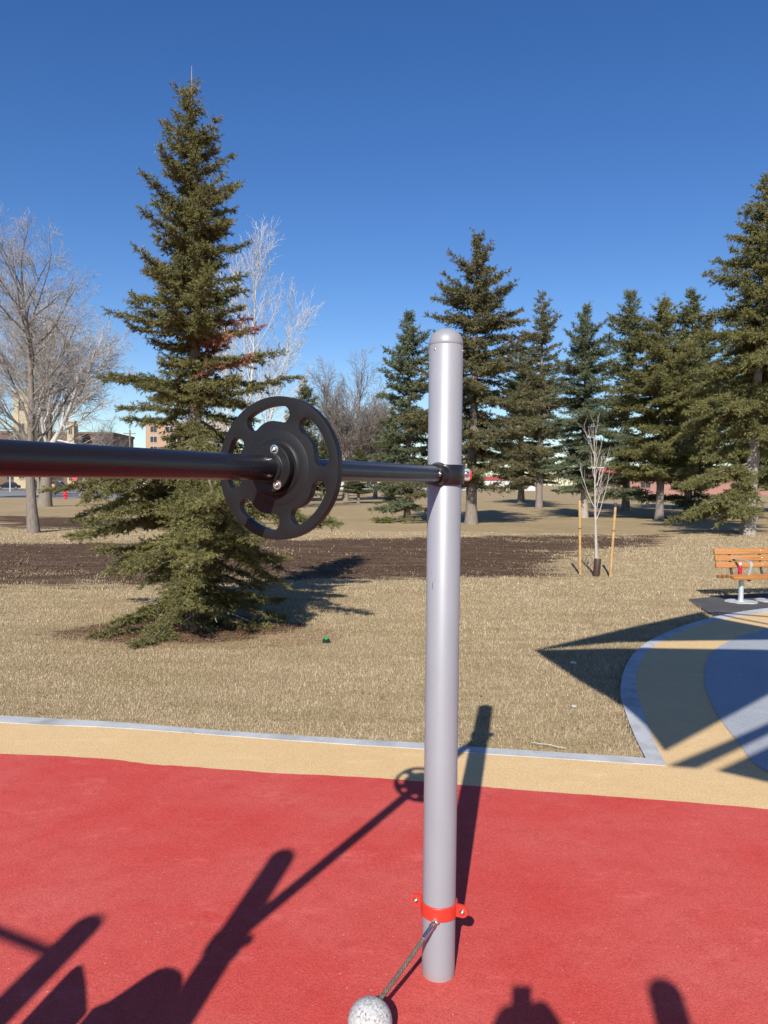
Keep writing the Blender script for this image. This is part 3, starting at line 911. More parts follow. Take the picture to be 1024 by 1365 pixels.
# ------------------------------------------------------------------ bench, bottle
def make_bench():
    root = empty("park_bench", (5.79, 12.45, 0.0), R(13), "park bench of orange wooden slats on grey steel legs by the plaza", "bench")
    L0, L1 = -0.30, 1.46
    Lc, Ln = (L0 + L1) / 2, L1 - L0
    def slat(y, zz, tilt, hgt, thick):
        bm = bmesh.new()
        bm_box(bm, (Ln, thick, hgt), (Lc, y, zz), Matrix.Rotation(tilt, 3, 'X'), 0.006, 2)
        return obj_bm("slat", bm, M_bench, root, True, R(40))
    # seat: four slats, the front one turned down, gently dished
    seat = [(-0.225, 0.420, R(-16)), (-0.115, 0.428, R(4)), (0.0, 0.416, R(8)), (0.110, 0.400, R(9))]
    for y, zz, a in seat:
        bm = bmesh.new()
        bm_box(bm, (Ln, 0.098, 0.052), (Lc, y, zz), Matrix.Rotation(-a, 3, 'X'), 0.006, 2)
        obj_bm("slat", bm, M_bench, root, True, R(40))
    for i, zz in enumerate((0.575, 0.683, 0.791)):
        s = slat(0.185 + 0.028 * i, zz, R(-14), 0.092, 0.042)
        for x in (0.0, 0.575, 1.15):
            bm = bmesh.new()
            bm_lathe(bm, [(0.010, 0), (0.008, 0.003), (0, 0.0035)], 12, frame_z((0, -1, 0.24), (x + 0.01, 0.185 + 0.028 * i - 0.0215, zz + 0.005)))
            obj_bm("screw", bm, M_steel, s, True)
    for x in (0.0, 0.575, 1.15):
        bm = bmesh.new()
        bm_lathe(bm, [(0.0, 0), (0.040, 0), (0.040, 0.36), (0.0, 0.36)], 24, Matrix.Translation((x, -0.06, 0)))
        leg = obj_bm("leg", bm, M_galv, root, True, R(40))
        bm = bmesh.new()
        bm_lathe(bm, [(0.0, 0.010), (0.075, 0.010), (0.078, 0.006), (0.078, 0.0)], 24, Matrix.Translation((x, -0.06, 0.014)))
        obj_bm("base_plate", bm, M_galv, leg, True, R(40))
        # bracket under the seat and up the back
        pts = np.array([[(x, -0.26, 0.375), (x, -0.1, 0.40), (x, 0.08, 0.395), (x, 0.17, 0.42), (x, 0.205, 0.52), (x, 0.262, 0.82)]])
        v, q = tubes(pts, np.full((1, 6), 0.021), 6)
        obj_me("bracket", mesh_np("bracket", v, q, True), M_tie, root)
    for x in (0.03, 1.12):
        pts = [(x, 0.20, 0.68), (x, 0.02, 0.685), (x, -0.16, 0.675), (x, -0.235, 0.655), (x, -0.250, 0.61), (x, -0.215, 0.52), (x, -0.19, 0.45)]
        bm = bmesh.new()
        prev = None
        cc = catmull([p[1:] for p in pts], 4)
        for i, (y, zz) in enumerate(cc):
            a = cc[max(i - 1, 0)]; b = cc[min(i + 1, len(cc) - 1)]
            ty, tz = b[0] - a[0], b[1] - a[1]; l = math.hypot(ty, tz) + 1e-9
            ny_, nz_ = -tz / l * 0.005, ty / l * 0.005
            ring = [bm.verts.new((x - 0.022, y + ny_, zz + nz_)), bm.verts.new((x + 0.022, y + ny_, zz + nz_)), bm.verts.new((x + 0.022, y - ny_, zz - nz_)), bm.verts.new((x - 0.022, y - ny_, zz - nz_))]
            if prev:
                for k in range(4): bm.faces.new((prev[k], prev[(k + 1) % 4], ring[(k + 1) % 4], ring[k]))
            else: bm.faces.new(ring)
            prev = ring
        bm.faces.new(prev)
        obj_bm("armrest", bm, M_galv, root, True, R(30))
    return root
bench = make_bench()
rb = Matrix.Rotation(R(13), 3, 'Z')
for x in (0.0, 0.575, 1.15):
    c = Vector((5.79, 12.45, 0)) + rb @ Vector((x, -0.06, 0))
    bm = bmesh.new()
    rr = random.Random(int(x * 100))
    rp = [(0.235 + rr.uniform(-0.03, 0.03)) for _ in range(20)]
    f = bm.faces.new([bm.verts.new((c.x + rp[i] * math.cos(i * math.pi / 10), c.y + rp[i] * math.sin(i * math.pi / 10), 0.014)) for i in range(20)])
    r = bmesh.ops.extrude_face_region(bm, geom=[f])
    for v in r['geom']:
        if isinstance(v, bmesh.types.BMVert): v.co.z -= 0.05
    tag(obj_bm("footing", bm, M_conc), "pale concrete collar around a bench leg", kind='structure')
bot = empty("water_bottle", Vector((5.79, 12.45, 0)) + rb @ Vector((0.035, 0.02, 0.441)), 0, "red water bottle with a pale cap standing on the bench seat", "bottle")
bm = bmesh.new()
bm_lathe(bm, [(0, 0), (0.030, 0), (0.033, 0.005), (0.033, 0.06), (0.030, 0.075), (0.033, 0.09), (0.033, 0.13), (0.024, 0.148), (0.019, 0.152)], 24)
obj_bm("bottle_body", bm, simple("red_bottle_plastic", (0.42, 0.02, 0.05), 0.25), bot, True, R(50))
bm = bmesh.new()
bm_lathe(bm, [(0.0215, 0.150), (0.0215, 0.175), (0.017, 0.182), (0.011, 0.183), (0.010, 0.197), (0, 0.198)], 20)
obj_bm("cap", bm, simple("pale_pink_cap", (0.85, 0.68, 0.74), 0.35), bot, True, R(50))

# ------------------------------------------------------------------ trees
def tri_mesh(name, T):
    T = np.asarray(T)
    return mesh_np(name, T.reshape(-1, 3), np.arange(len(T) * 3).reshape(-1, 3))

def nrm(a): return a / (np.linalg.norm(a, axis=-1, keepdims=True) + 1e-9)

def twig_units(base, d, unit, nn, nl, nw, rng):
    """needle triangles round short shoots: base (N,3), d (N,3)"""
    N = len(base)
    t = rng.random((N, nn, 1))
    b = base[:, None, :] + d[:, None, :] * unit * t
    rad = nrm(rng.normal(size=(N, nn, 3)))
    rad = rad - (rad * d[:, None, :]).sum(-1, keepdims=True) * d[:, None, :]
    tip = b + (d[:, None, :] * 0.70 + nrm(rad) * 0.62) * (nl * rng.uniform(0.7, 1.2, (N, nn, 1)))
    w = nrm(np.cross(tip - b, rng.normal(size=(N, nn, 3)))) * nw
    return np.stack([b - w, b + w, tip], axis=2).reshape(-1, 3, 3)

def branch_foliage(C, L, cfg, rng):
    """C (m,3) curve of a bough; returns needle triangles and the shoots' axes"""
    m = len(C)
    ns = max(2, int(L / cfg['space']))
    s = (np.arange(ns) + rng.random(ns) * 0.7) / ns
    s = np.clip(s * (1 - cfg['bare']) + cfg['bare'], 0, 0.995)
    f = s * (m - 1); i = np.minimum(f.astype(int), m - 2); fr = (f - i)[:, None]
    P = C[i] * (1 - fr) + C[i + 1] * fr
    T = nrm(C[i + 1] - C[i])
    S = nrm(np.cross(T, np.array([0, 0, 1.0])))
    bases, dirs, lens = [], [], []
    for sd in ((-1, 1) if L > cfg['unit'] * 2.2 else ()):
        al = np.radians(rng.uniform(38, 66, ns))[:, None]
        d = T * np.cos(al) + S * sd * np.sin(al) + np.array([0, 0, 1.0]) * (rng.uniform(-0.28, 0.22, ns)[:, None] + cfg.get('lift', 0))
        l = cfg['lat'] * L ** cfg.get('lp', 0.8) * np.clip(1.15 - s, 0.12, 1) ** 0.8 * np.minimum(1, 0.35 + s * 3) * rng.uniform(0.6, 1.25, ns)
        bases.append(P); dirs.append(nrm(d)); lens.append(l)
    # hanging and upright short shoots straight off the bough
    d = T * 0.6 + nrm(rng.normal(size=(ns, 3))) * 0.7
    bases.append(P); dirs.append(nrm(d)); lens.append(np.full(ns, cfg['unit'] * 1.2))
    d = T * 0.5 + nrm(rng.normal(size=(ns, 3)) + np.array([0, 0, -0.5])) * 0.8
    bases.append(P + nrm(rng.normal(size=(ns, 3))) * cfg['unit'] * 0.3); dirs.append(nrm(d)); lens.append(np.full(ns, cfg['unit'] * 1.2))
    # the leader of the bough
    bases.append(C[-1:]); dirs.append(nrm(C[-1:] - C[-2:-1])); lens.append(np.array([cfg['unit'] * 1.4]))
    B = np.concatenate(bases); D = np.concatenate(dirs); Ln = np.concatenate(lens)
    k = np.maximum(1, np.round(Ln / cfg['unit']).astype(int))
    rep = np.repeat(np.arange(len(B)), k)
    off = np.concatenate([np.arange(a) for a in k]).astype(float)[:, None]
    ub = B[rep] + D[rep] * cfg['unit'] * off + np.array([0, 0, -1.0]) * (cfg['sag'] * cfg['unit'] * off ** 1.6)
    ud = nrm(D[rep] + rng.normal(size=(len(rep), 3)) * 0.22)
    if cfg.get('sub'):
        # side shoots of the side shoots
        for sg in (-1, 1):
            sel = rng.random(len(rep)) < cfg['sub']
            x = nrm(np.cross(D[rep][sel], np.array([0, 0, 1.0])))
            d2 = nrm(D[rep][sel] * 0.65 + x * sg * 0.75 + rng.normal(size=(sel.sum(), 3)) * 0.2)
            ub = np.concatenate([ub, ub[:len(rep)][sel]]); ud = np.concatenate([ud, d2])
    return twig_units(ub, ud, cfg['unit'] * 1.15, cfg['nn'], cfg['nl'], cfg['nw'], rng)

def bough_curve(p, az, L, rise, curl, m=9, wob=0.04, rng=None):
    t = np.linspace(0, 1, m)
    r = L * t
    h = L * (rise * t + curl * t * t)
    a = az + (rng.normal() * 0.12 if rng is not None else 0) * t
    C = np.stack([p[0] + np.cos(a) * r, p[1] + np.sin(a) * r, p[2] + h], -1)
    if rng is not None:
        C[1:] += np.cumsum(rng.normal(size=(m - 1, 3)) * wob * L / m, axis=0)
    return C

def spruce_meshes(seed, H, prof, cfg, lean=(0, 0), trunk_r=0.16, base=0.6, step=0.26, nb=5, dead=None, keep=None):
    """prof(z) -> bough length; returns meshes trunk, boughs, crown, dead crown"""
    rng = np.random.default_rng(seed)
    zt = np.linspace(-0.15, H, 26)
    rt = trunk_r * np.clip(1 - zt / H, 0, 1) ** 0.85 + 0.006
    rt[0:2] *= (1.3, 1.12)
    tp = np.stack([lean[0] * (zt / H) + 0.02 * np.sin(zt * 0.9 + seed), lean[1] * (zt / H) + 0.02 * np.cos(zt * 0.7), zt], -1)
    tv, tq = tubes(tp[None], rt[None], 12)
    tv[:, :2] += (rng.random((len(tv), 2)) - 0.5) * trunk_r * 0.10 * np.clip(1 - tv[:, 2:3] / H, 0, 1)
    curves, radii, tris, dtris, dcur = [], [], [], [], []
    zz = base
    while zz < H - 0.10:
        fr = zz / H
        L0 = prof(zz)
        n = max(3, int(round((nb(zz) if callable(nb) else nb) * (0.8 + 0.4 * rng.random()))))
        a0 = rng.random() * 6.28
        for k in range(n):
            az = a0 + k * 2 * math.pi / n + rng.normal() * 0.25
            L = L0 * rng.choice(cfg.get('mult', [0.5, 0.72, 0.9, 1.0, 1.18])) * rng.uniform(0.88, 1.12)
            zb = zz + rng.normal() * step * 0.55
            if L < 0.05 or zb > H - 0.05 or zb < base * 0.6: continue
            if keep is not None and not keep(zb, az, rng): continue
            top = np.clip((fr - 0.45) / 0.55, 0, 1)
            rise = cfg['rise0'] * (1 - top) + cfg['rise1'] * top + rng.normal() * 0.08
            if 'low' in cfg and zb < 2.75: rise = rng.uniform(-0.72, -0.30)
            curl = cfg['curl0'] * (1 - top) + cfg['curl1'] * top
            p = np.array([np.interp(zb, zt, tp[:, 0]), np.interp(zb, zt, tp[:, 1]), zb])
            C = bough_curve(p, az, L, rise, curl, 9, cfg.get('wob', 0.05), rng)
            C[:, 2] = np.maximum(C[:, 2], 0.05)
            isd = dead is not None and dead(zb, az, rng)
            (dcur if isd else curves).append(C)
            if not isd: radii.append(np.linspace(0.010 + 0.012 * L, 0.004, 9))
            T = branch_foliage(C, L, cfg, rng)
            (dtris if isd else tris).append(T)
        zz += step * (1.0 - 0.45 * fr) * rng.uniform(0.8, 1.2)
    # leader
    lead = np.stack([np.full(6, tp[-1, 0]), np.full(6, tp[-1, 1]), np.linspace(H - 0.5, H, 6)], -1)
    tris.append(twig_units(lead[:-1], np.tile([[0, 0, 1.0]], (5, 1)), 0.1, cfg['nn'], cfg['nl'] * 0.8, cfg['nw'], rng))
    bv, bq = tubes(np.array(curves), np.array(radii), 4)
    out = {'trunk': mesh_np("trunk", tv, tq, True), 'boughs': mesh_np("boughs", bv, bq, True), 'crown': tri_mesh("crown", np.concatenate(tris))}
    if dtris:
        out['dead'] = tri_mesh("dead_sprays", np.concatenate(dtris))
        dv, dq = tubes(np.array(dcur), np.tile(np.linspace(0.016, 0.004, 9), (len(dcur), 1)), 4)
        out['dead_wood'] = mesh_np("dead_boughs", dv, dq, True)
    return out

NEAR = dict(low=True, space=0.060, bare=0.08, lat=0.30, lp=0.85, unit=0.080, sag=0.03, nn=19, nl=0.044, nw=0.0044, sub=0.55, rise0=-0.16, rise1=0.52, curl0=0.12, curl1=0.26, wob=0.16, mult=[0.40, 0.60, 0.80, 1.0, 1.28])
# ---- the near spruce
def near_prof(zv):
    return float(np.interp(zv, [0.1, 0.5, 1.0, 1.5, 2.2, 2.8, 3.5, 4.1, 4.5, 5.0, 5.5, 6.0, 6.3, 6.6, 6.85, 7.05], [0.85, 1.05, 1.20, 1.30, 1.66, 1.10, 0.80, 0.70, 0.62, 0.52, 0.44, 0.34, 0.26, 0.13, 0.06, 0.02]))
def near_keep(zb, az, rng):
    if 1.35 < zb < 1.72: return rng.random() < 0.40
    if zb < 1.35: return rng.random() < 0.88
    if 2.9 < zb < 5.6 and rng.random() < 0.14: return False
    if 2.42 < zb < 2.80: return rng.random() < 0.55
    if zb > 6.3: return rng.random() < 0.75
    return True
def near_dead(zb, az, rng):
    a = (az + math.pi) % (2 * math.pi) - math.pi
    if 3.1 < zb < 3.95 and -0.95 < a < 0.35: return rng.random() < 0.72
    if 0.5 < zb < 1.3 and -2.4 < a < -1.2: return rng.random() < 0.045
    return False
sm = spruce_meshes(11, 6.86, near_prof, NEAR, (-0.06, 0), 0.105, 0.22, 0.18, lambda q: 6.0 if q < 1.35 else (8.5 if q < 2.6 else (7.6 if q < 5.4 else 5.0)), near_dead, near_keep)
sp = empty("spruce_tree", (-2.40, 9.80, -0.02), 0, "tall narrow spruce with rusty dead sprays standing alone on the near lawn", "tree")
obj_me("trunk", sm['trunk'], M_bark_spruce, sp)
tag(obj_me("boughs", sm['boughs'], M_bark_spruce, sp), kind="stuff")
obj_me("crown", sm['crown'], M_needle_olive, sp)
if 'dead' in sm:
    o = obj_me("dead_sprays", sm['dead'], M_dead, sp); o["label"] = "rusty red dead sprays among the green"
    tag(obj_me("dead_boughs", sm['dead_wood'], M_bark_grey, sp), kind="stuff")
# bare grey sticks under the lowest boughs
rng = np.random.default_rng(5)
st_ = []
for i in range(46):
    a = rng.random() * 6.28
    st_.append(bough_curve(np.array([0, 0, rng.uniform(0.12, 1.0)]), a, rng.uniform(0.3, 0.9), rng.uniform(-0.5, 0.1), -0.1, 6, 0.25, rng))
st_ = np.array(st_); st_[..., 2] = np.maximum(st_[..., 2], 0.02)
v_, q_ = tubes(st_, np.tile(np.linspace(0.008, 0.003, 6), (46, 1)), 4)
lv_, lq_ = tubes(np.array([[(-0.06, 0, z0) for z0 in (6.6, 6.8, 6.95, 7.08)]]), np.array([[0.010, 0.008, 0.006, 0.003]]), 4)
obj_me('leader', mesh_np('leader', lv_, lq_, True), M_bark_pale, sp)
obj_me("bare_sticks", mesh_np("bare_sticks", v_, q_, True), M_bark_pale, sp)

# ---- the further spruces
FAR = dict(space=0.17, bare=0.10, lat=0.46, lp=0.8, unit=0.21, sag=0.05, nn=13, nl=0.14, nw=0.0155, sub=0.40, rise0=-0.16, rise1=0.42, curl0=0.06, curl1=0.20, wob=0.14, mult=[0.42, 0.65, 0.85, 1.0, 1.25])
def cone(H, w, full=0.5, low=0.85):
    return lambda zv: float(np.interp(zv / H, [0.0, 0.12, 0.3, full, 0.75, 0.9, 0.97, 1.0], [w * low * 0.9, w * low, w, w * 0.97, w * 0.62, w * 0.25, w * 0.06, 0.03]))
VAR = {
    'broad': spruce_meshes(21, 13.5, cone(13.5, 2.75, 0.42), FAR, (0.15, 0), 0.27, 2.0, 0.46, 5.5),
    'slim': spruce_meshes(22, 10.2, cone(10.2, 1.75, 0.35), dict(FAR, rise0=-0.05), (0, 0), 0.17, 0.9, 0.40, 5),
    'open': spruce_meshes(23, 16.0, cone(16.0, 2.9, 0.5), dict(FAR, rise0=-0.08, space=0.20), (0.3, 0), 0.27, 2.4, 0.62, 5),
    'dense': spruce_meshes(24, 12.0, cone(12.0, 2.75, 0.60, 0.8), dict(FAR, rise0=-0.02, curl0=0.05), (0, 0), 0.24, 2.3, 0.40, 6),
    'droopy': spruce_meshes(25, 13.6, cone(13.6, 2.9, 0.45), dict(FAR, rise0=-0.24, curl0=-0.06, sag=0.09), (0.55, 0), 0.29, 1.2, 0.50, 6, None, lambda zb, az, rng: zb > 3.4 or math.cos(az) < -0.35),
}
GS = "spruces standing across the park"
def far_spruce(var, x, y, H, rz, wide, mat, barkm, label, name="spruce_tree", grp=GS):
    m = VAR[var]
    H0 = {'broad': 13.5, 'slim': 10.2, 'open': 16.0, 'dense': 12.0, 'droopy': 13.6}[var]
    root = empty(name, (x, y, -0.03), R(rz), label, "tree", grp)
    s = H / H0
    root.scale = (s * wide, s * wide, s)
    for part, mm in (("trunk", barkm), ("boughs", M_bark_spruce), ("crown", mat)):
        kd = None if part == "trunk" else "stuff"
        me = m[part]
        if me.users and me.materials and me.materials[0] is not mm:
            me2 = me.copy(); me2.materials.clear(); me2.materials.append(mm); m[part + mm.name] = me2
            me = m.get(part + mm.name, me2)
        tag(obj_me(part, me, mm, root), kind=kd)
    return root
far_spruce('broad', 4.13, 36.4, 13.6, 0, 1.0, M_needle_cone, M_bark_grey, "broad brown tipped spruce rising right behind the silver post")
far_spruce('slim', 1.16, 37.9, 10.2, 40, 1.0, M_needle_blue, M_bark_grey, "short slim blue green spruce just left of the silver post")
far_spruce('open', 12.6, 62.3, 17.6, 80, 0.9, M_needle_cone, M_bark_grey, "tall thin topped spruce with its stem showing, between the post and the sapling")
far_spruce('broad', 11.6, 44.4, 12.3, 140, 0.9, M_needle_blue, M_bark_pale, "grey green spruce directly behind the staked sapling")
far_spruce('slim', 18.5, 58.8, 16.6, 200, 1.0, M_needle, M_bark_spruce, "dark trunked pointed spruce behind the right hand stake")
far_spruce('dense', 15.25, 42.4, 12.2, 30, 0.92, M_needle_olive, M_bark_grey, "dense olive spruce with a blunt top in the right hand clump")
far_spruce('slim', 18.15, 45.8, 13.4, 290, 1.1, M_needle, M_bark_spruce, "narrow topped spruce between the dense olive one and the pale trunked one")
far_spruce('droopy', 14.45, 30.4, 14.0, 0, 0.88, M_needle_olive, M_bark_pale, "large drooping spruce with a pale trunk at the right edge above the bench")
far_spruce('dense', 21.0, 43.5, 12.0, 150, 0.85, M_needle, M_bark_spruce, "dark spruce at the far right edge behind the pale trunked one")
far_spruce('broad', 13.9, 78.0, 15.5, 250, 1.1, M_needle, M_bark_spruce, "distant dark spruce filling the gap behind the thin topped one")
far_spruce('dense', 24.5, 60.0, 14.0, 90, 1.1, M_needle, M_bark_spruce, "far spruce half hidden behind the clump at the right")
far_spruce('broad', 30.0, 57.0, 14.5, 40, 1.0, M_needle_olive, M_bark_spruce, "far spruce beyond the right edge of the clump")
GB = "small conifers behind the black disc"
far_spruce('slim', -8.2, 78.0, 12.5, 20, 1.0, M_needle, M_bark_spruce, "slim dark conifer showing above the black disc", "conifer", GB)
far_spruce('slim', -9.9, 84.0, 10.5, 120, 1.1, M_needle_olive, M_bark_spruce, "shorter conifer left of the slim one above the disc", "conifer", GB)
far_spruce('dense', -6.3, 80.0, 6.0, 60, 1.25, M_needle, M_bark_spruce, "low round conifer seen through the right slots of the disc", "conifer", GB)
far_spruce('dense', -2.4, 72.0, 5.2, 200, 1.5, M_needle, M_bark_spruce, "low spreading conifer under the bar between disc and post", "conifer", GB)
far_spruce('slim', 0.6, 60.0, 7.5, 250, 1.4, M_needle, M_bark_spruce, "low conifer behind the slim blue green spruce", "conifer", GB)

# cut bough lying on the lawn beside the slim spruce
rng = np.random.default_rng(77)
Ts = [branch_foliage(bough_curve(np.array([0, 0, 0.08]), a, 1.0, 0.12, -0.1, 9, 0.06, rng), 1.0, FAR, rng) for a in (2.7, 3.1, 3.5, 0.2)]
bl = obj_me("low_spray", tri_mesh("low_spray", np.concatenate(Ts)), M_needle_olive)
bl.location = (0.55, 36.2, 0.05)
tag(bl, "flat green spray of spruce lying on the lawn left of the post", "branch")

# ---- bare broadleaf trees
def grow(seed, p0, d0, L0, r0, levels, cfg):
    rng = np.random.default_rng(seed)
    out = []
    stack = [(np.array(p0, float), nrm(np.array(d0, float)), L0, r0, 0)]
    while stack:
        p, d, L, r, lv = stack.pop()
        n = 9 if lv == 0 else (6 if lv == 1 else 4)
        pts = [p]; dirs = [d]; dd = d.copy()
        trop = cfg['trop'][min(lv, len(cfg['trop']) - 1)]
        wob = cfg['wob'][min(lv, len(cfg['wob']) - 1)]
        for i in range(n - 1):
            dd = nrm(dd + rng.normal(size=3) * wob + np.array([0, 0, trop]))
            pts.append(pts[-1] + dd * L / (n - 1)); dirs.append(dd)
        r1 = r * cfg['taper'] if lv < levels else r * 0.5
        out.append((np.array(pts), np.linspace(r, r1, n) if lv else r * (1 - (1 - cfg['taper0']) * np.linspace(0, 1, n) ** 0.8), lv))
        if lv >= levels: continue
        nc = cfg['n'][lv]
        for k in range(nc):
            lo = cfg['lo'][lv]
            t = lo + (1 - lo) * (k + rng.random()) / nc
            f = t * (n - 1); i = min(int(f), n - 2); q = pts[i] + (pts[i + 1] - pts[i]) * (f - i)
            ang = np.radians(rng.normal(cfg['ang'][lv], 9))
            ax = nrm(np.cross(dirs[i], rng.normal(size=3)))
            nd = nrm(dirs[i] * math.cos(ang) + ax * math.sin(ang))
            cl = L * cfg['len'][lv] * (1.15 - 0.55 * t) * rng.uniform(0.7, 1.25)
            rr = max(r * (1 - (1 - cfg['taper']) * t) * cfg['rad'][lv] * rng.uniform(0.8, 1.1), cfg['rmin'])
            stack.append((q, nd, cl, rr, lv + 1))
    return out

def bare_tree(name, loc, label, starts, levels, cfg, seed, mtrunk, mlimb, mtwig, grp):
    root = empty(name, loc, 0, label, "tree", grp)
    segs = []
    for j, (p, d, L, r) in enumerate(starts):
        segs += grow(seed + j, p, d, L, r, levels, cfg)
    for part, sel, mt, k in (("trunk", (0,), mtrunk, 10), ("limbs", (1, 2), mlimb, 5), ("twigs", (3, 4, 5), mtwig, 3)):
        groups = {}
        for P, Rr, lv in segs:
            if lv in sel: groups.setdefault(len(P), []).append((P, Rr))
        ps = []
        for n, it in groups.items():
            ps.append(tubes(np.array([a for a, _ in it]), np.array([b for _, b in it]), k))
        if not ps: continue
        v, q = join_np(ps)
        if part == "trunk":
            lowm = v[:, 2] < 0.35
            v[lowm, :2] *= (1 + 0.5 * (0.35 - np.maximum(v[lowm, 2:3], 0)) ** 1.0)
        obj_me(part, mesh_np(part, v, q, True), mt, root)
    return root
GT = "bare broadleaf trees in the park"
C1 = dict(trop=(0.03, 0.05, 0.04, 0.02, 0.01), wob=(0.035, 0.10, 0.14, 0.18, 0.2), taper=0.45, taper0=0.14, n=(30, 9, 7, 4), lo=(0.28, 0.15, 0.15, 0.1), ang=(46, 40, 42, 42), len=(0.36, 0.50, 0.55, 0.6), rad=(0.30, 0.45, 0.5, 0.6), rmin=0.0046)
bare_tree("bare_tree", (-12.43, 27.2, -0.03), "bare grey barked tree with one straight slim trunk at the left", [((0, 0, -0.1), (-0.01, 0, 1), 9.3, 0.205)], 4, C1, 101, M_bark_grey, M_twig_dark, M_twig, GT)
C2 = dict(trop=(0.02, 0.10, 0.06, 0.03, 0.0), wob=(0.04, 0.08, 0.12, 0.16, 0.2), taper=0.40, taper0=0.30, n=(13, 12, 9, 6), lo=(0.50, 0.2, 0.15, 0.1), ang=(34, 36, 40, 42), len=(1.30, 0.48, 0.5, 0.55), rad=(0.50, 0.5, 0.5, 0.55), rmin=0.012)
bare_tree("bare_tree", (-24.2, 54.6, -0.05), "thick trunked old bare tree behind the slim one at the left", [((0, 0, -0.1), (0.03, 0, 1), 7.4, 0.50)], 4, C2, 202, M_bark_elm, M_birch, M_twig, GT)
CB = dict(trop=(0.05, 0.12, 0.08, 0.05), wob=(0.03, 0.06, 0.09, 0.13), taper=0.42, taper0=0.10, n=(24, 9, 6, 4), lo=(0.30, 0.2, 0.2, 0.1), ang=(34, 34, 38, 40), len=(0.30, 0.45, 0.5, 0.5), rad=(0.34, 0.5, 0.55, 0.6), rmin=0.0085)
bare_tree("birch_tree", (-9.6, 50.0, -0.05), "white stemmed bare tree rising behind the near spruce", [((0, 0, 0), (0.17, 0, 1), 16.2, 0.16), ((-0.2, 0.1, 0), (-0.06, 0.05, 1), 14.5, 0.15), ((0.3, 0, 0), (0.30, 0.1, 1), 13.0, 0.13)], 3, CB, 303, M_birch, M_birch, M_birch, GT)
C4 = dict(trop=(0.02, 0.11, 0.07, 0.04, 0.0), wob=(0.03, 0.06, 0.10, 0.14, 0.2), taper=0.42, taper0=0.45, n=(16, 15, 9, 5), lo=(0.5, 0.2, 0.15, 0.1), ang=(30, 28, 34, 38), len=(2.5, 0.45, 0.5, 0.55), rad=(0.42, 0.5, 0.55, 0.6), rmin=0.017)
bare_tree("bare_tree", (-4.2, 82.7, -0.05), "vase shaped brown bare tree seen between the disc and the post", [((0, 0, -0.1), (0.05, 0, 1), 4.2, 0.42)], 4, C4, 404, M_bark_elm, M_twig_dark, M_twig_dark, GT)
C5 = dict(C4, n=(7, 7, 5, 3), len=(1.0, 0.5, 0.5, 0.5), rmin=0.012)
bare_tree("bare_tree", (-31.4, 79.0, -0.05), "small leaning bare tree beside the red hydrant", [((0, 0, -0.1), (0.28, 0, 1), 2.8, 0.22)], 3, C5, 505, M_bark_elm, M_twig_dark, M_twig, GT)
bare_tree("bare_tree", (-27.3, 83.0, -0.05), "thin young bare tree by the street left of the near spruce", [((0, 0, -0.1), (0.02, 0, 1), 2.6, 0.14)], 3, C5, 606, M_bark_elm, M_twig_dark, M_twig, GT)
bare_tree("bare_tree", (-42.0, 78.0, -0.05), "bare tree rising past the left edge beyond the straight one", [((0, 0, -0.1), (0.05, 0, 1), 6.5, 0.45)], 4, dict(C2, rmin=0.016), 707, M_bark_elm, M_twig_dark, M_twig, GT)
bare_tree("bare_tree", (-19.8, 92.0, -0.05), "pale bare tree in the gap left of the near spruce", [((0, 0, -0.1), (0.0, 0, 1), 6.0, 0.32)], 3, dict(C2, rmin=0.02), 808, M_bark_elm, M_birch, M_birch, GT)

vase = [o for o in bpy.data.objects if o.get("label", "").startswith("vase shaped")][0]
for px_, yy, s_, rz_, lab in ((52, 98, 0.72, 130, "background bare tree behind the thick old trunk at the left"),
                              (142, 100, 0.62, 300, "smaller background bare tree left of the near spruce boughs"),
                              (500, 96, 0.80, 75, "brown bare tree just left of the slim blue green spruce"),
                              (426, 104, 0.85, 170, "brown bare tree showing through and beside the disc")):
    c = copy_tree(vase)
    c.location = ((px_ - 512) / 1022.6 * yy, yy, -0.05); c.rotation_euler = (0, 0, R(rz_)); c.scale = (s_,) * 3
    c["label"] = lab

# ---- staked sapling
sap = empty("sapling", (4.46, 16.0, -0.02), 0, "slim pale young tree tied between two stakes", "tree")
CS = dict(trop=(0.0, 0.16, 0.10), wob=(0.012, 0.05, 0.06), taper=0.35, taper0=0.12, n=(15, 4), lo=(0.36, 0.3), ang=(32, 26), len=(0.36, 0.4), rad=(0.45, 0.55), rmin=0.0038)
sg = grow(909, (0, 0, 0), (-0.015, 0, 1), 2.85, 0.042, 2, CS)
groups = {}
tk = [(P, Rr) for P, Rr, lv in sg if lv == 0]
v_, q_ = tubes(np.array([a for a, _ in tk]), np.array([b for _, b in tk]), 10)
obj_me("trunk", mesh_np("trunk", v_, q_, True), M_sapling, sap)
ps = []
for lv_ in (1, 2):
    it = [(P, Rr) for P, Rr, lv in sg if lv == lv_]
    ps.append(tubes(np.array([a for a, _ in it]), np.array([b for _, b in it]), 5))
v_, q_ = join_np(ps)
obj_me("branches", mesh_np("branches", v_, q_, True), M_sapling, sap)
bm = bmesh.new()
bm_lathe(bm, [(0.072, 0), (0.075, 0.02), (0.073, 0.34), (0.066, 0.36), (0.060, 0.35)], 16, Matrix.Translation((-0.01, -0.01, 0)) @ Matrix.Rotation(R(5), 4, 'Y'))
obj_bm("trunk_guard", bm, M_guard, sap, True, R(50))
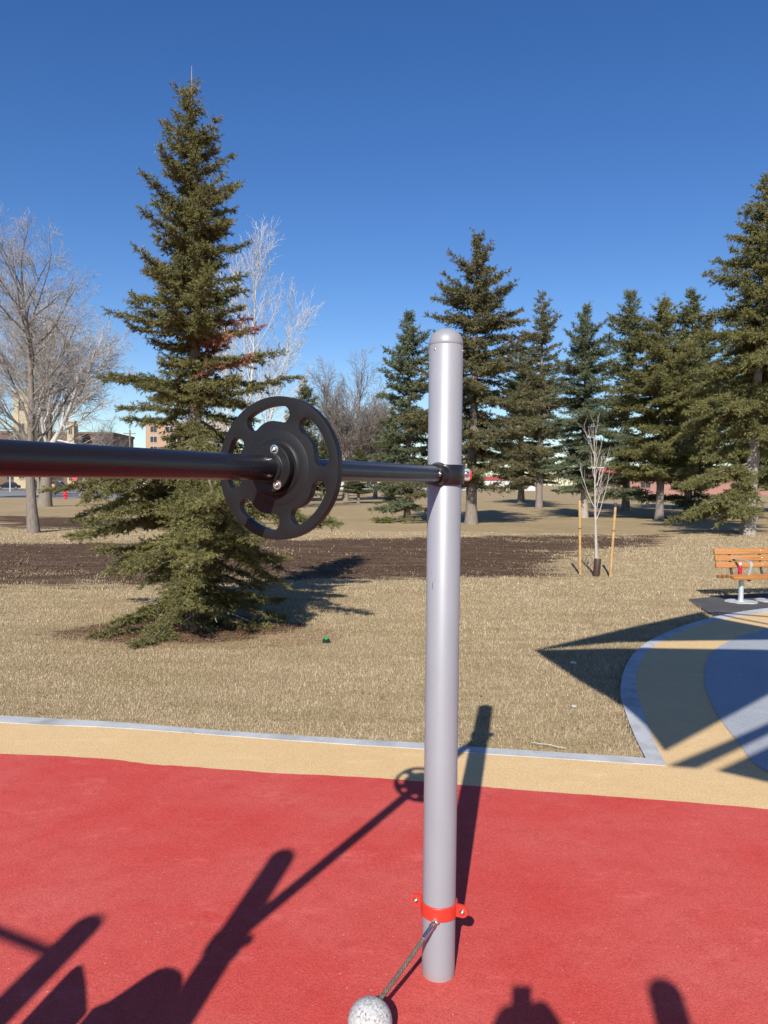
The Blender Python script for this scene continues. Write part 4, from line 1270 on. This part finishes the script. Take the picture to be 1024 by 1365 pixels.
def stake(p0, p1, label, top=False):
    root = empty("stake", p0, 0, label, "stake", "stakes beside the sapling")
    d = Vector(p1) - Vector(p0); L = d.length
    bm = bmesh.new()
    bm_lathe(bm, [(0.0, 0), (0.028, 0), (0.030, L * 0.3), (0.027, L * 0.7), (0.028, L - 0.01), (0.023, L), (0, L)], 12, frame_z(d))
    obj_bm("pole", bm, M_stake, root, True, R(50))
    if top:
        bm = bmesh.new()
        bm_lathe(bm, [(0.030, L - 0.075), (0.036, L - 0.07), (0.036, L + 0.004), (0.03, L + 0.012), (0, L + 0.012)], 12, frame_z(d))
        obj_bm("painted_top", bm, M_purple, root, True, R(50))
    bm = bmesh.new()
    k = L * 0.62
    bm_lathe(bm, [(0.029, k), (0.034, k + 0.01), (0.029, k + 0.022)], 12, frame_z(d))
    obj_bm("tie_band", bm, M_tie, root, True)
stake((4.17, 16.2, -0.03), (4.13, 16.2, 1.54), "round wooden stake left of the sapling")
stake((4.72, 15.9, -0.03), (4.80, 15.9, 1.50), "leaning wooden stake with a purple top right of the sapling", True)
tie = np.array([[(4.15, 16.16, 0.95), (4.27, 16.09, 0.90), (4.38, 16.03, 0.87), (4.44, 16.0, 0.86)], [(4.44, 16.0, 0.86), (4.55, 15.97, 0.84), (4.66, 15.93, 0.87), (4.765, 15.9, 0.92)]])
v_, q_ = tubes(tie, np.full((2, 4), 0.008), 6)
obj_me("tie_cord", mesh_np("tie_cord", v_, q_, True), M_tie, sap)

# ------------------------------------------------------------------ distant street furniture, cars, buildings
M_glass = simple("dark_window_glass", (0.03, 0.035, 0.04), 0.12, 0, 0.2)
M_tyre = simple("tyre_rubber", (0.02, 0.02, 0.02), 0.8)
M_lamp = simple("headlight_lens", (0.75, 0.75, 0.72), 0.2)
def make_car(loc, rz, paint, label, tall=0.0):
    root = empty("parked_car", loc, R(rz), label, "car", "cars parked beyond the street")
    def loft(prof, w0, w1):
        bm = bmesh.new()
        l = [bm.verts.new((x, -w0 if zz < 0.95 else -w1, zz)) for x, zz in prof]
        r = [bm.verts.new((x, w0 if zz < 0.95 else w1, zz)) for x, zz in prof]
        n = len(prof)
        for i in range(n): bm.faces.new((l[i], l[(i + 1) % n], r[(i + 1) % n], r[i]))
        bm.faces.new(l[::-1]); bm.faces.new(r)
        bmesh.ops.recalc_face_normals(bm, faces=bm.faces[:])
        bmesh.ops.bevel(bm, geom=bm.edges[:], offset=0.05, segments=2, affect='EDGES', clamp_overlap=True)
        return bm
    t = tall
    body = loft([(-2.2, 0.30), (-2.25, 0.62), (-2.15, 0.86), (-1.2, 0.92), (1.1, 0.92), (2.1, 0.80), (2.25, 0.60), (2.22, 0.30)], 0.88, 0.86)
    obj_bm("body", body, paint, root, True, R(35))
    cab = loft([(-1.75, 0.90), (-1.35, 1.36 + t), (-0.2, 1.44 + t), (0.35, 1.40 + t), (1.15, 0.90)], 0.82, 0.66)
    obj_bm("cabin", cab, M_glass, root, True, R(35))
    bm = bmesh.new(); bm_box(bm, (1.5, 1.22, 0.05), (-0.5, 0, 1.44 + t), None, 0.02)
    obj_bm("roof", bm, paint, root, True, R(35))
    for x in (-1.35, 1.40):
        for y in (-0.80, 0.80):
            bm = bmesh.new(); bm_lathe(bm, [(0, -0.1), (0.31, -0.1), (0.33, -0.08), (0.33, 0.08), (0.31, 0.1), (0, 0.1)], 20, frame_z((0, 1, 0), (x, y, 0.33)))
            w = obj_bm("wheel", bm, M_tyre, root, True, R(40))
            bm = bmesh.new(); bm_lathe(bm, [(0, -0.108), (0.19, -0.108), (0.20, 0.0), (0.19, 0.108), (0, 0.108)], 14, frame_z((0, 1, 0), (x, y, 0.33)))
            obj_bm("rim", bm, M_steel, w, True, R(40))
    for y in (-0.62, 0.62):
        bm = bmesh.new(); bm_box(bm, (0.08, 0.34, 0.14), (2.19, y, 0.68), None, 0.03)
        obj_bm("headlight", bm, M_lamp, root, True, R(40))
    return root
paint = lambda n, c: simple(n, c, 0.25, 0.2, 0.03, 2, coat=0.6)
make_car((-73.5, 150.0, 0), 205, paint("dark_blue_car_paint", (0.015, 0.02, 0.035)), "dark car parked by the street at the left edge")
make_car((-67.2, 150.5, 0), 180, paint("black_car_paint", (0.012, 0.012, 0.015)), "black car parked beside the straight bare trunk")
make_car((-61.0, 142.0, 0), 180, paint("dark_grey_car_paint", (0.03, 0.03, 0.035)), "dark tall car parked between the two left trunks", 0.25)
make_car((-44.5, 143.0, 0), 0, paint("white_car_paint", (0.7, 0.7, 0.7)), "white car parked behind the lower boughs of the spruce")

hyd = empty("fire_hydrant", (-31.8, 76.5, -0.02), 0, "red fire hydrant with a marker flag beside the leaning tree", "fire hydrant")
M_hyd = simple("red_hydrant_paint", (0.62, 0.025, 0.03), 0.4)
bm = bmesh.new()
bm_lathe(bm, [(0, 0), (0.20, 0), (0.20, 0.06), (0.13, 0.08), (0.13, 0.55), (0.17, 0.57), (0.17, 0.62), (0.12, 0.74), (0.05, 0.80), (0.04, 0.86), (0, 0.86)], 16)
hb = obj_bm("barrel", bm, M_hyd, hyd, True, R(40))
for d in ((1, 0, 0), (-1, 0, 0), (0, -1, 0)):
    bm = bmesh.new(); bm_lathe(bm, [(0.07, 0.1), (0.07, 0.22), (0.05, 0.24), (0, 0.24)], 12, frame_z(d, (0, 0, 0.45)))
    obj_bm("outlet", bm, M_hyd, hb, True, R(40))
flag = cyl("flag_rod", (0.15, 0, 0.5), (0.85, 0, 2.0), 0.022, M_hyd, hyd, 6)
bm = bmesh.new(); bm_box(bm, (0.50, 0.03, 0.42), (0.95, 0, 2.1), Matrix.Rotation(R(25), 3, 'Y'), 0.01)
obj_bm("marker_flag", bm, simple("pinkish_red_flag", (0.75, 0.06, 0.12), 0.5), hyd)
wp = empty("bollard", (-56.5, 152, 0), 0, "white upright post at the edge of the parking lot", "post")
cyl("shaft", (0, 0, 0), (0, 0, 3.0), 0.26, simple("white_paint", (0.75, 0.75, 0.73), 0.5), wp, 12, 0.05)
cyl("top_band", (0, 0, 2.7), (0, 0, 2.85), 0.27, M_galv, wp, 12, 0.02)
bx = empty("notice_board", (-54.0, 124, 0), 0, "orange brown board standing by the pavement", "board")
M_ob = simple("orange_board", (0.55, 0.30, 0.12), 0.6)
bm = bmesh.new(); bm_box(bm, (1.5, 0.08, 0.75), (0, 0, 0.85), None, 0.01); obj_bm("board", bm, M_ob, bx)
for x in (-0.5, 0.5):
    bm = bmesh.new(); bm_box(bm, (0.1, 0.1, 0.5), (x, 0.1, 0.25), None, 0.01); obj_bm("leg", bm, M_ob, bx)

def building(name, loc, rz, W, D, H, wall, label, rows, cols, win=(1.6, 1.5), roofm=None, roofh=0.5, wm=None, balcony=None, z0=1.2, over=0.25):
    root = empty(name, loc, R(rz), label, "building")
    bm = bmesh.new(); bm_box(bm, (W, D, H), (0, 0, H / 2))
    obj_bm("wall", bm, wall, root)
    bm = bmesh.new(); bm_box(bm, (W + over * 2, D + over * 2, roofh), (0, 0, H + roofh / 2 - 0.05))
    obj_bm("roof", bm, roofm or wall, root)
    fme = gme_ = None
    for r in range(rows):
        for c in range(cols):
            x = -W / 2 + W * (c + 0.5) / cols; zz = z0 + (H - z0) * (r + 0.42) / rows
            if fme is None:
                bm = bmesh.new()
                w, h = win
                for sx_, sz_, lx, lz in ((w + 0.2, 0.12, 0, h / 2 + 0.06), (w + 0.2, 0.12, 0, -h / 2 - 0.06), (0.1, h, -w / 2 - 0.05, 0), (0.1, h, w / 2 + 0.05, 0), (0.08, h, 0, 0)):
                    bm_box(bm, (sx_, 0.16, sz_), (lx, 0, lz))
                f = obj_bm("window", bm, wm or M_conc, root); fme = f.data
                bm = bmesh.new(); bm_box(bm, (w, 0.06, h), (0, 0, 0))
                p = obj_bm("pane", bm, M_glass, f); gme_ = p.data
            else:
                f = obj_me("window", fme, None, root); p = obj_me("pane", gme_, None, f)
            f.location = (x, -D / 2 - 0.02, zz)
            if balcony and c in balcony:
                bm = bmesh.new(); bm_box(bm, (win[0] + 1.6, 1.4, 0.2), (x, -D / 2 - 0.7, zz - win[1] / 2 - 0.3))
                b = obj_bm("balcony", bm, M_conc, root)
                bm = bmesh.new(); bm_box(bm, (win[0] + 1.6, 0.06, 1.0), (x, -D / 2 - 1.38, zz - win[1] / 2 + 0.3))
                obj_bm("railing", bm, simple("brown_railing", (0.30, 0.20, 0.14), 0.6), b)
    return root
M_tanbrick = simple("tan_brick", (0.40, 0.26, 0.175), 0.85, 0, 0.1, 30)
M_beige = simple("beige_stone", (0.40, 0.33, 0.22), 0.85, 0, 0.1, 3)
M_dkbrick = simple("dark_brown_brick", (0.13, 0.085, 0.065), 0.85, 0, 0.2, 3)
M_pinkbrick = simple("pinkish_red_brick", (0.30, 0.155, 0.13), 0.85, 0, 0.12, 3)
M_redroof = simple("red_metal_roof", (0.27, 0.045, 0.04), 0.5, 0, 0.1, 3)
M_greywall = simple("grey_render", (0.42, 0.40, 0.40), 0.85, 0, 0.1, 3)
building("apartment_building", (-57.5, 226, 0), 6, 22, 14, 18.2, M_tanbrick, "tan brick apartment block showing behind the left boughs of the spruce", 6, 5, (1.8, 1.6), M_tanbrick, 0.8, M_greywall, (2, 4))
building("school_building", (-96, 190, 0), 3, 62, 18, 12.8, M_dkbrick, "long dark brown building behind the street at the left", 3, 12, (2.6, 1.7), M_dkbrick, 0.6, M_dkbrick)
tw = building("bell_tower", (-82.4, 176.5, 0), 4, 3.6, 4.5, 21.6, M_beige, "beige square tower seen through the bare tree at the left", 4, 1, (1.2, 2.2), M_beige, 0.7, M_beige)
pl_ = building("stair_tower", (-71.6, 176.5, 0), 4, 1.5, 3.0, 15.2, M_beige, "narrow beige stair shaft on the front of the dark building", 4, 1, (0.7, 1.6), M_beige, 0.3, M_beige)
building("brick_school", (92, 186, 0), -4, 82, 20, 3.8, M_pinkbrick, "low pinkish brick building with a red roof behind the right hand spruces", 1, 12, (2.2, 1.3), M_redroof, 2.2, M_pinkbrick, None, 0.9, 0.6)
building("apartment_building", (-9, 300, 0), 0, 30, 14, 19.5, simple("pink_grey_brick", (0.42, 0.30, 0.26), 0.85, 0, 0.1, 3), "hazy pinkish apartment block behind the vase shaped bare tree", 6, 7, (2.0, 1.6), None, 0.8, M_greywall)
building("low_building", (6, 240, 0), 0, 46, 12, 3.6, M_greywall, "low pale building on the horizon behind the silver post", 1, 9, (2.2, 1.3), M_conc, 0.5, M_conc)
building("low_building", (38, 250, 0), 0, 20, 12, 3.2, simple("white_siding", (0.5, 0.5, 0.49), 0.7), "small white building far behind the sapling", 1, 4, (1.8, 1.2), M_redroof, 1.2, M_conc)

pole = empty("utility_pole", (-53.0, 160.0, 0), R(8), "wooden utility pole with a crossarm left of the near spruce", "utility pole")
cyl("shaft", (0, 0, 0), (0, 0, 12.5), 0.16, M_bark_elm, pole, 10, 0.02)
bm = bmesh.new(); bm_box(bm, (2.4, 0.14, 0.16), (0, -0.18, 11.7), None, 0.01); arm = obj_bm("crossarm", bm, M_bark_elm, pole)
for x in (-1.05, -0.4, 0.4, 1.05):
    cyl("insulator", (x, -0.18, 11.78), (x, -0.18, 11.98), 0.06, M_greywall, arm, 8, 0.02)
lamp = empty("street_lamp", (-58.5, 120.0, 0), 0, "tall grey street lamp with a curved arm at the far left street", "street lamp")
cyl("shaft", (0, 0, 0), (0, 0, 8.6), 0.09, M_galv, lamp, 10, 0.02)
cyl("arm", (0, 0, 8.5), (1.9, 0, 9.1), 0.05, M_galv, lamp, 8)
bm = bmesh.new(); bm_box(bm, (0.7, 0.3, 0.16), (2.1, 0, 9.12), None, 0.05); obj_bm("lamp_head", bm, M_galv, lamp)

# far wood that reads as one mass along the horizon
rng = np.random.default_rng(9)
Tl = []
n = 5200
x = rng.uniform(-420, 420, n); y = rng.uniform(380, 430, n)
hh = (4.5 + 5.5 * fbm(x * 0.03, x * 0 + 3.0, 4)) * np.sqrt(rng.random(n))
b = np.stack([x, y, hh], -1)
tl = twig_units(b, nrm(rng.normal(size=(n, 3)) + np.array([0, 0, 1.0])), 1.6, 7, 1.5, 0.16, rng)
tag(obj_me("treeline", tri_mesh("treeline", tl), simple("distant_grey_brown_twigs", (0.15, 0.12, 0.11), 0.9)), "far grey brown woods along the horizon", kind='stuff')

# ------------------------------------------------------------------ grass, litter, small debris
rng = np.random.default_rng(42)
def scatter(y0, y1, dens, mrg=1.8):
    w0, w1 = 0.52 * y0 + mrg, 0.52 * y1 + mrg
    A = (w0 + w1) * (y1 - y0)
    n = int(A * dens)
    y = rng.uniform(y0, y1, n); x = rng.uniform(-1, 1, n) * (0.52 * y + mrg)
    return x, y
blades = []
for y0, y1, dens, h, w in ((5.0, 7.0, 11000, 0.026, 0.0019), (7.0, 9.5, 8500, 0.028, 0.0021), (9.5, 13.0, 5200, 0.030, 0.0027), (13.0, 19.0, 2400, 0.034, 0.0038), (19.0, 30.0, 700, 0.042, 0.0065)):
    x, y = scatter(y0, y1, dens)
    keep = (distpoly(x, y, hard_poly) < (0.018 if y0 < 9 else 0.0)) & (distpoly(x, y, PAD) < 0.02)
    sv = soil_val(x, y) + (fbm(x * 1.1, y * 1.1, 31) - 0.47) * 3.4
    keep &= (sv < 0.45 + rng.normal(size=len(x)) * 0.45) | (rng.random(len(x)) < 0.012)
    # uneven, tufted cover
    keep &= rng.random(len(x)) < 0.35 + 1.0 * fbm(x * 5, y * 5, 8, 3)
    x, y = x[keep], y[keep]
    n = len(x)
    zb = ground_z(x, y) - 0.004
    a = rng.random(n) * 2 * np.pi
    lean = np.abs(rng.normal(0.0, 0.75, n)) + 0.15
    H = h * rng.uniform(0.55, 1.5, n)
    tip = np.stack([np.cos(a) * np.sin(lean), np.sin(a) * np.sin(lean), np.maximum(np.cos(lean), 0.12)], -1) * H[:, None]
    wv = np.stack([-np.sin(a), np.cos(a), np.zeros(n)], -1) * (w * rng.uniform(0.6, 1.4, n))[:, None]
    # random twist so blades show broad and narrow sides
    wv = wv + np.stack([np.zeros(n), np.zeros(n), rng.normal(size=n) * w * 0.5], -1)
    b = np.stack([x, y, zb], -1)
    blades.append(np.stack([b - wv, b + wv, b + tip], axis=1))
tag(obj_me("grass", tri_mesh("grass", np.concatenate(blades)), M_grass), "short dry tan grass", kind='stuff')

# needle litter and twigs under the near spruce
n = 5200
rr = np.sqrt(rng.random(n)) * 1.5; aa = rng.random(n) * 6.28
x = -2.2 + rr * np.cos(aa) * 1.15; y = 9.35 + rr * np.sin(aa) * 0.55
zb = ground_z(x, y) + rng.uniform(0.004, 0.03, n)
a = rng.random(n) * 6.28; L = rng.uniform(0.03, 0.10, n)
d = np.stack([np.cos(a), np.sin(a), rng.normal(size=n) * 0.12], -1) * L[:, None]
wv = np.stack([-np.sin(a), np.cos(a), np.zeros(n)], -1) * 0.003
b = np.stack([x, y, zb], -1)
tag(obj_me("needle_litter", tri_mesh("needle_litter", np.stack([b - wv, b + wv, b + d], 1)), M_litter), "orange brown fallen needles and twigs beneath the near spruce", kind='stuff')

# pale leaf scraps on the soil and lawn
n = 420
y = rng.uniform(11, 33, n); x = rng.uniform(-1, 1, n) * (0.52 * y + 1)
k = soil_val(x, y) > 0.2
x, y = x[k], y[k]; n = len(x)
zb = ground_z(x, y) + 0.012
a = rng.random(n) * 6.28; s = rng.uniform(0.008, 0.022, n)
u_ = np.stack([np.cos(a), np.sin(a), rng.normal(size=n) * 0.3], -1) * s[:, None]
v2 = np.stack([-np.sin(a), np.cos(a), rng.normal(size=n) * 0.3], -1) * (s * 0.6)[:, None]
b = np.stack([x, y, zb], -1)
tag(obj_me("leaf_litter", tri_mesh("leaf_litter", np.stack([b - u_, b + u_ * 0.4 - v2, b + v2], 1)), simple("dry_leaf", (0.42, 0.33, 0.22), 0.9)), "scraps of dry leaf on the bare soil", kind='stuff')

# clods of turned soil
n = 9000
y = 12.5 + 20 * rng.random(n) ** 1.3; x = rng.uniform(-1, 1, n) * (0.52 * y + 1)
k = soil_val(x, y) + (fbm(x * 1.1, y * 1.1, 31) - 0.47) * 2.0 > 0.75
x, y = x[k], y[k]; n = len(x)
cs = rng.uniform(0.010, 0.030, n) * (1 + 1.2 * (rng.random(n) > 0.93))
octa = np.array([(1, 0, 0), (0, 1, 0), (-1, 0, 0), (0, -1, 0), (0, 0, 0.8), (0, 0, -0.6)], float)
of = np.array([(0, 1, 4), (1, 2, 4), (2, 3, 4), (3, 0, 4), (1, 0, 5), (2, 1, 5), (3, 2, 5), (0, 3, 5)])
V = octa[None] * cs[:, None, None] * rng.uniform(0.6, 1.4, (n, 6, 1)) + np.stack([x, y, ground_z(x, y) + cs * 0.3], -1)[:, None, :]
F = (of[None] + (np.arange(n) * 6)[:, None, None]).reshape(-1, 3)
tag(obj_me("soil_clods", mesh_np("soil_clods", V.reshape(-1, 3), F), simple("turned_soil", (0.10, 0.062, 0.045), 0.95, 0, 0.35, 3)), "small clods of turned brown soil", kind='stuff')

# a few dry leaves and twigs lost in the lawn
n = 420
y = rng.uniform(5.6, 20, n); x = rng.uniform(-1, 1, n) * (0.52 * y + 1)
k = ~inpoly(x, y, hard_poly); x, y = x[k], y[k]; n = len(x)
a = rng.random(n) * 6.28; sz = rng.uniform(0.010, 0.028, n)
u_ = np.stack([np.cos(a), np.sin(a), rng.normal(size=n) * 0.3], -1) * sz[:, None]
v2 = np.stack([-np.sin(a), np.cos(a), rng.normal(size=n) * 0.4], -1) * (sz * rng.uniform(0.15, 0.7, n))[:, None]
b = np.stack([x, y, ground_z(x, y) + 0.016], -1)
tag(obj_me("lawn_litter", tri_mesh("lawn_litter", np.stack([b - u_, b + u_ - v2, b + v2], 1)), simple("brown_leaf", (0.22, 0.14, 0.08), 0.9, 0, 0.5, 2)), "brown leaf scraps and twigs lost in the dry lawn", kind='stuff')

def crumple(name, loc, size, mat, label, cat, seed, flat=0.5):
    bm = bmesh.new()
    bmesh.ops.create_icosphere(bm, subdivisions=2, radius=size)
    rr = random.Random(seed)
    for v in bm.verts:
        v.co *= rr.uniform(0.65, 1.15); v.co.z *= flat
    bm.transform(Matrix.Translation((loc[0], loc[1], loc[2] + size * flat * 0.8)))
    return tag(obj_bm(name, bm, mat), label, cat)
M_white = simple("white_paper", (0.46, 0.44, 0.40), 0.7)
crumple("plastic_scrap", (-0.67, 8.97, -0.015), 0.050, simple("dark_plastic", (0.01, 0.03, 0.02), 0.4), "black base of a green bottle cap lying in the grass right of the spruce", "litter", 1, 0.6)
gcap = empty("bottle_cap", (-0.665, 8.96, 0.035), 0, "small bright green cap lying in the dry grass right of the spruce", "cap")
bm = bmesh.new(); bm_lathe(bm, [(0.0, 0.012), (0.020, 0.012), (0.023, 0.008), (0.023, 0.0)], 16, Matrix.Rotation(R(25), 4, 'X')); obj_bm("shell", bm, simple("green_plastic", (0.02, 0.30, 0.09), 0.4), gcap, True, R(40))
crumple("paper_scrap", (2.0, 7.98, -0.01), 0.036, M_white, "crumpled pale paper on the shaded edge of the grass", "litter", 2, 0.5)
crumple("paper_scrap", (1.62, 6.42, -0.01), 0.022, M_white, "small crumpled pale paper in the sunny grass by the plaza kerb", "litter", 3, 0.5)
sc = np.array([[(1.08, 5.48, 0.005), (1.14, 5.43, 0.012), (1.20, 5.405, 0.015), (1.25, 5.36, 0.014), (1.30, 5.345, 0.012)]])
v_, q_ = tubes(sc, np.full((1, 5), 0.003), 5)
tag(obj_me("string", mesh_np("string", v_, q_, True), M_white), "short white string lying across the straight kerb", "string")
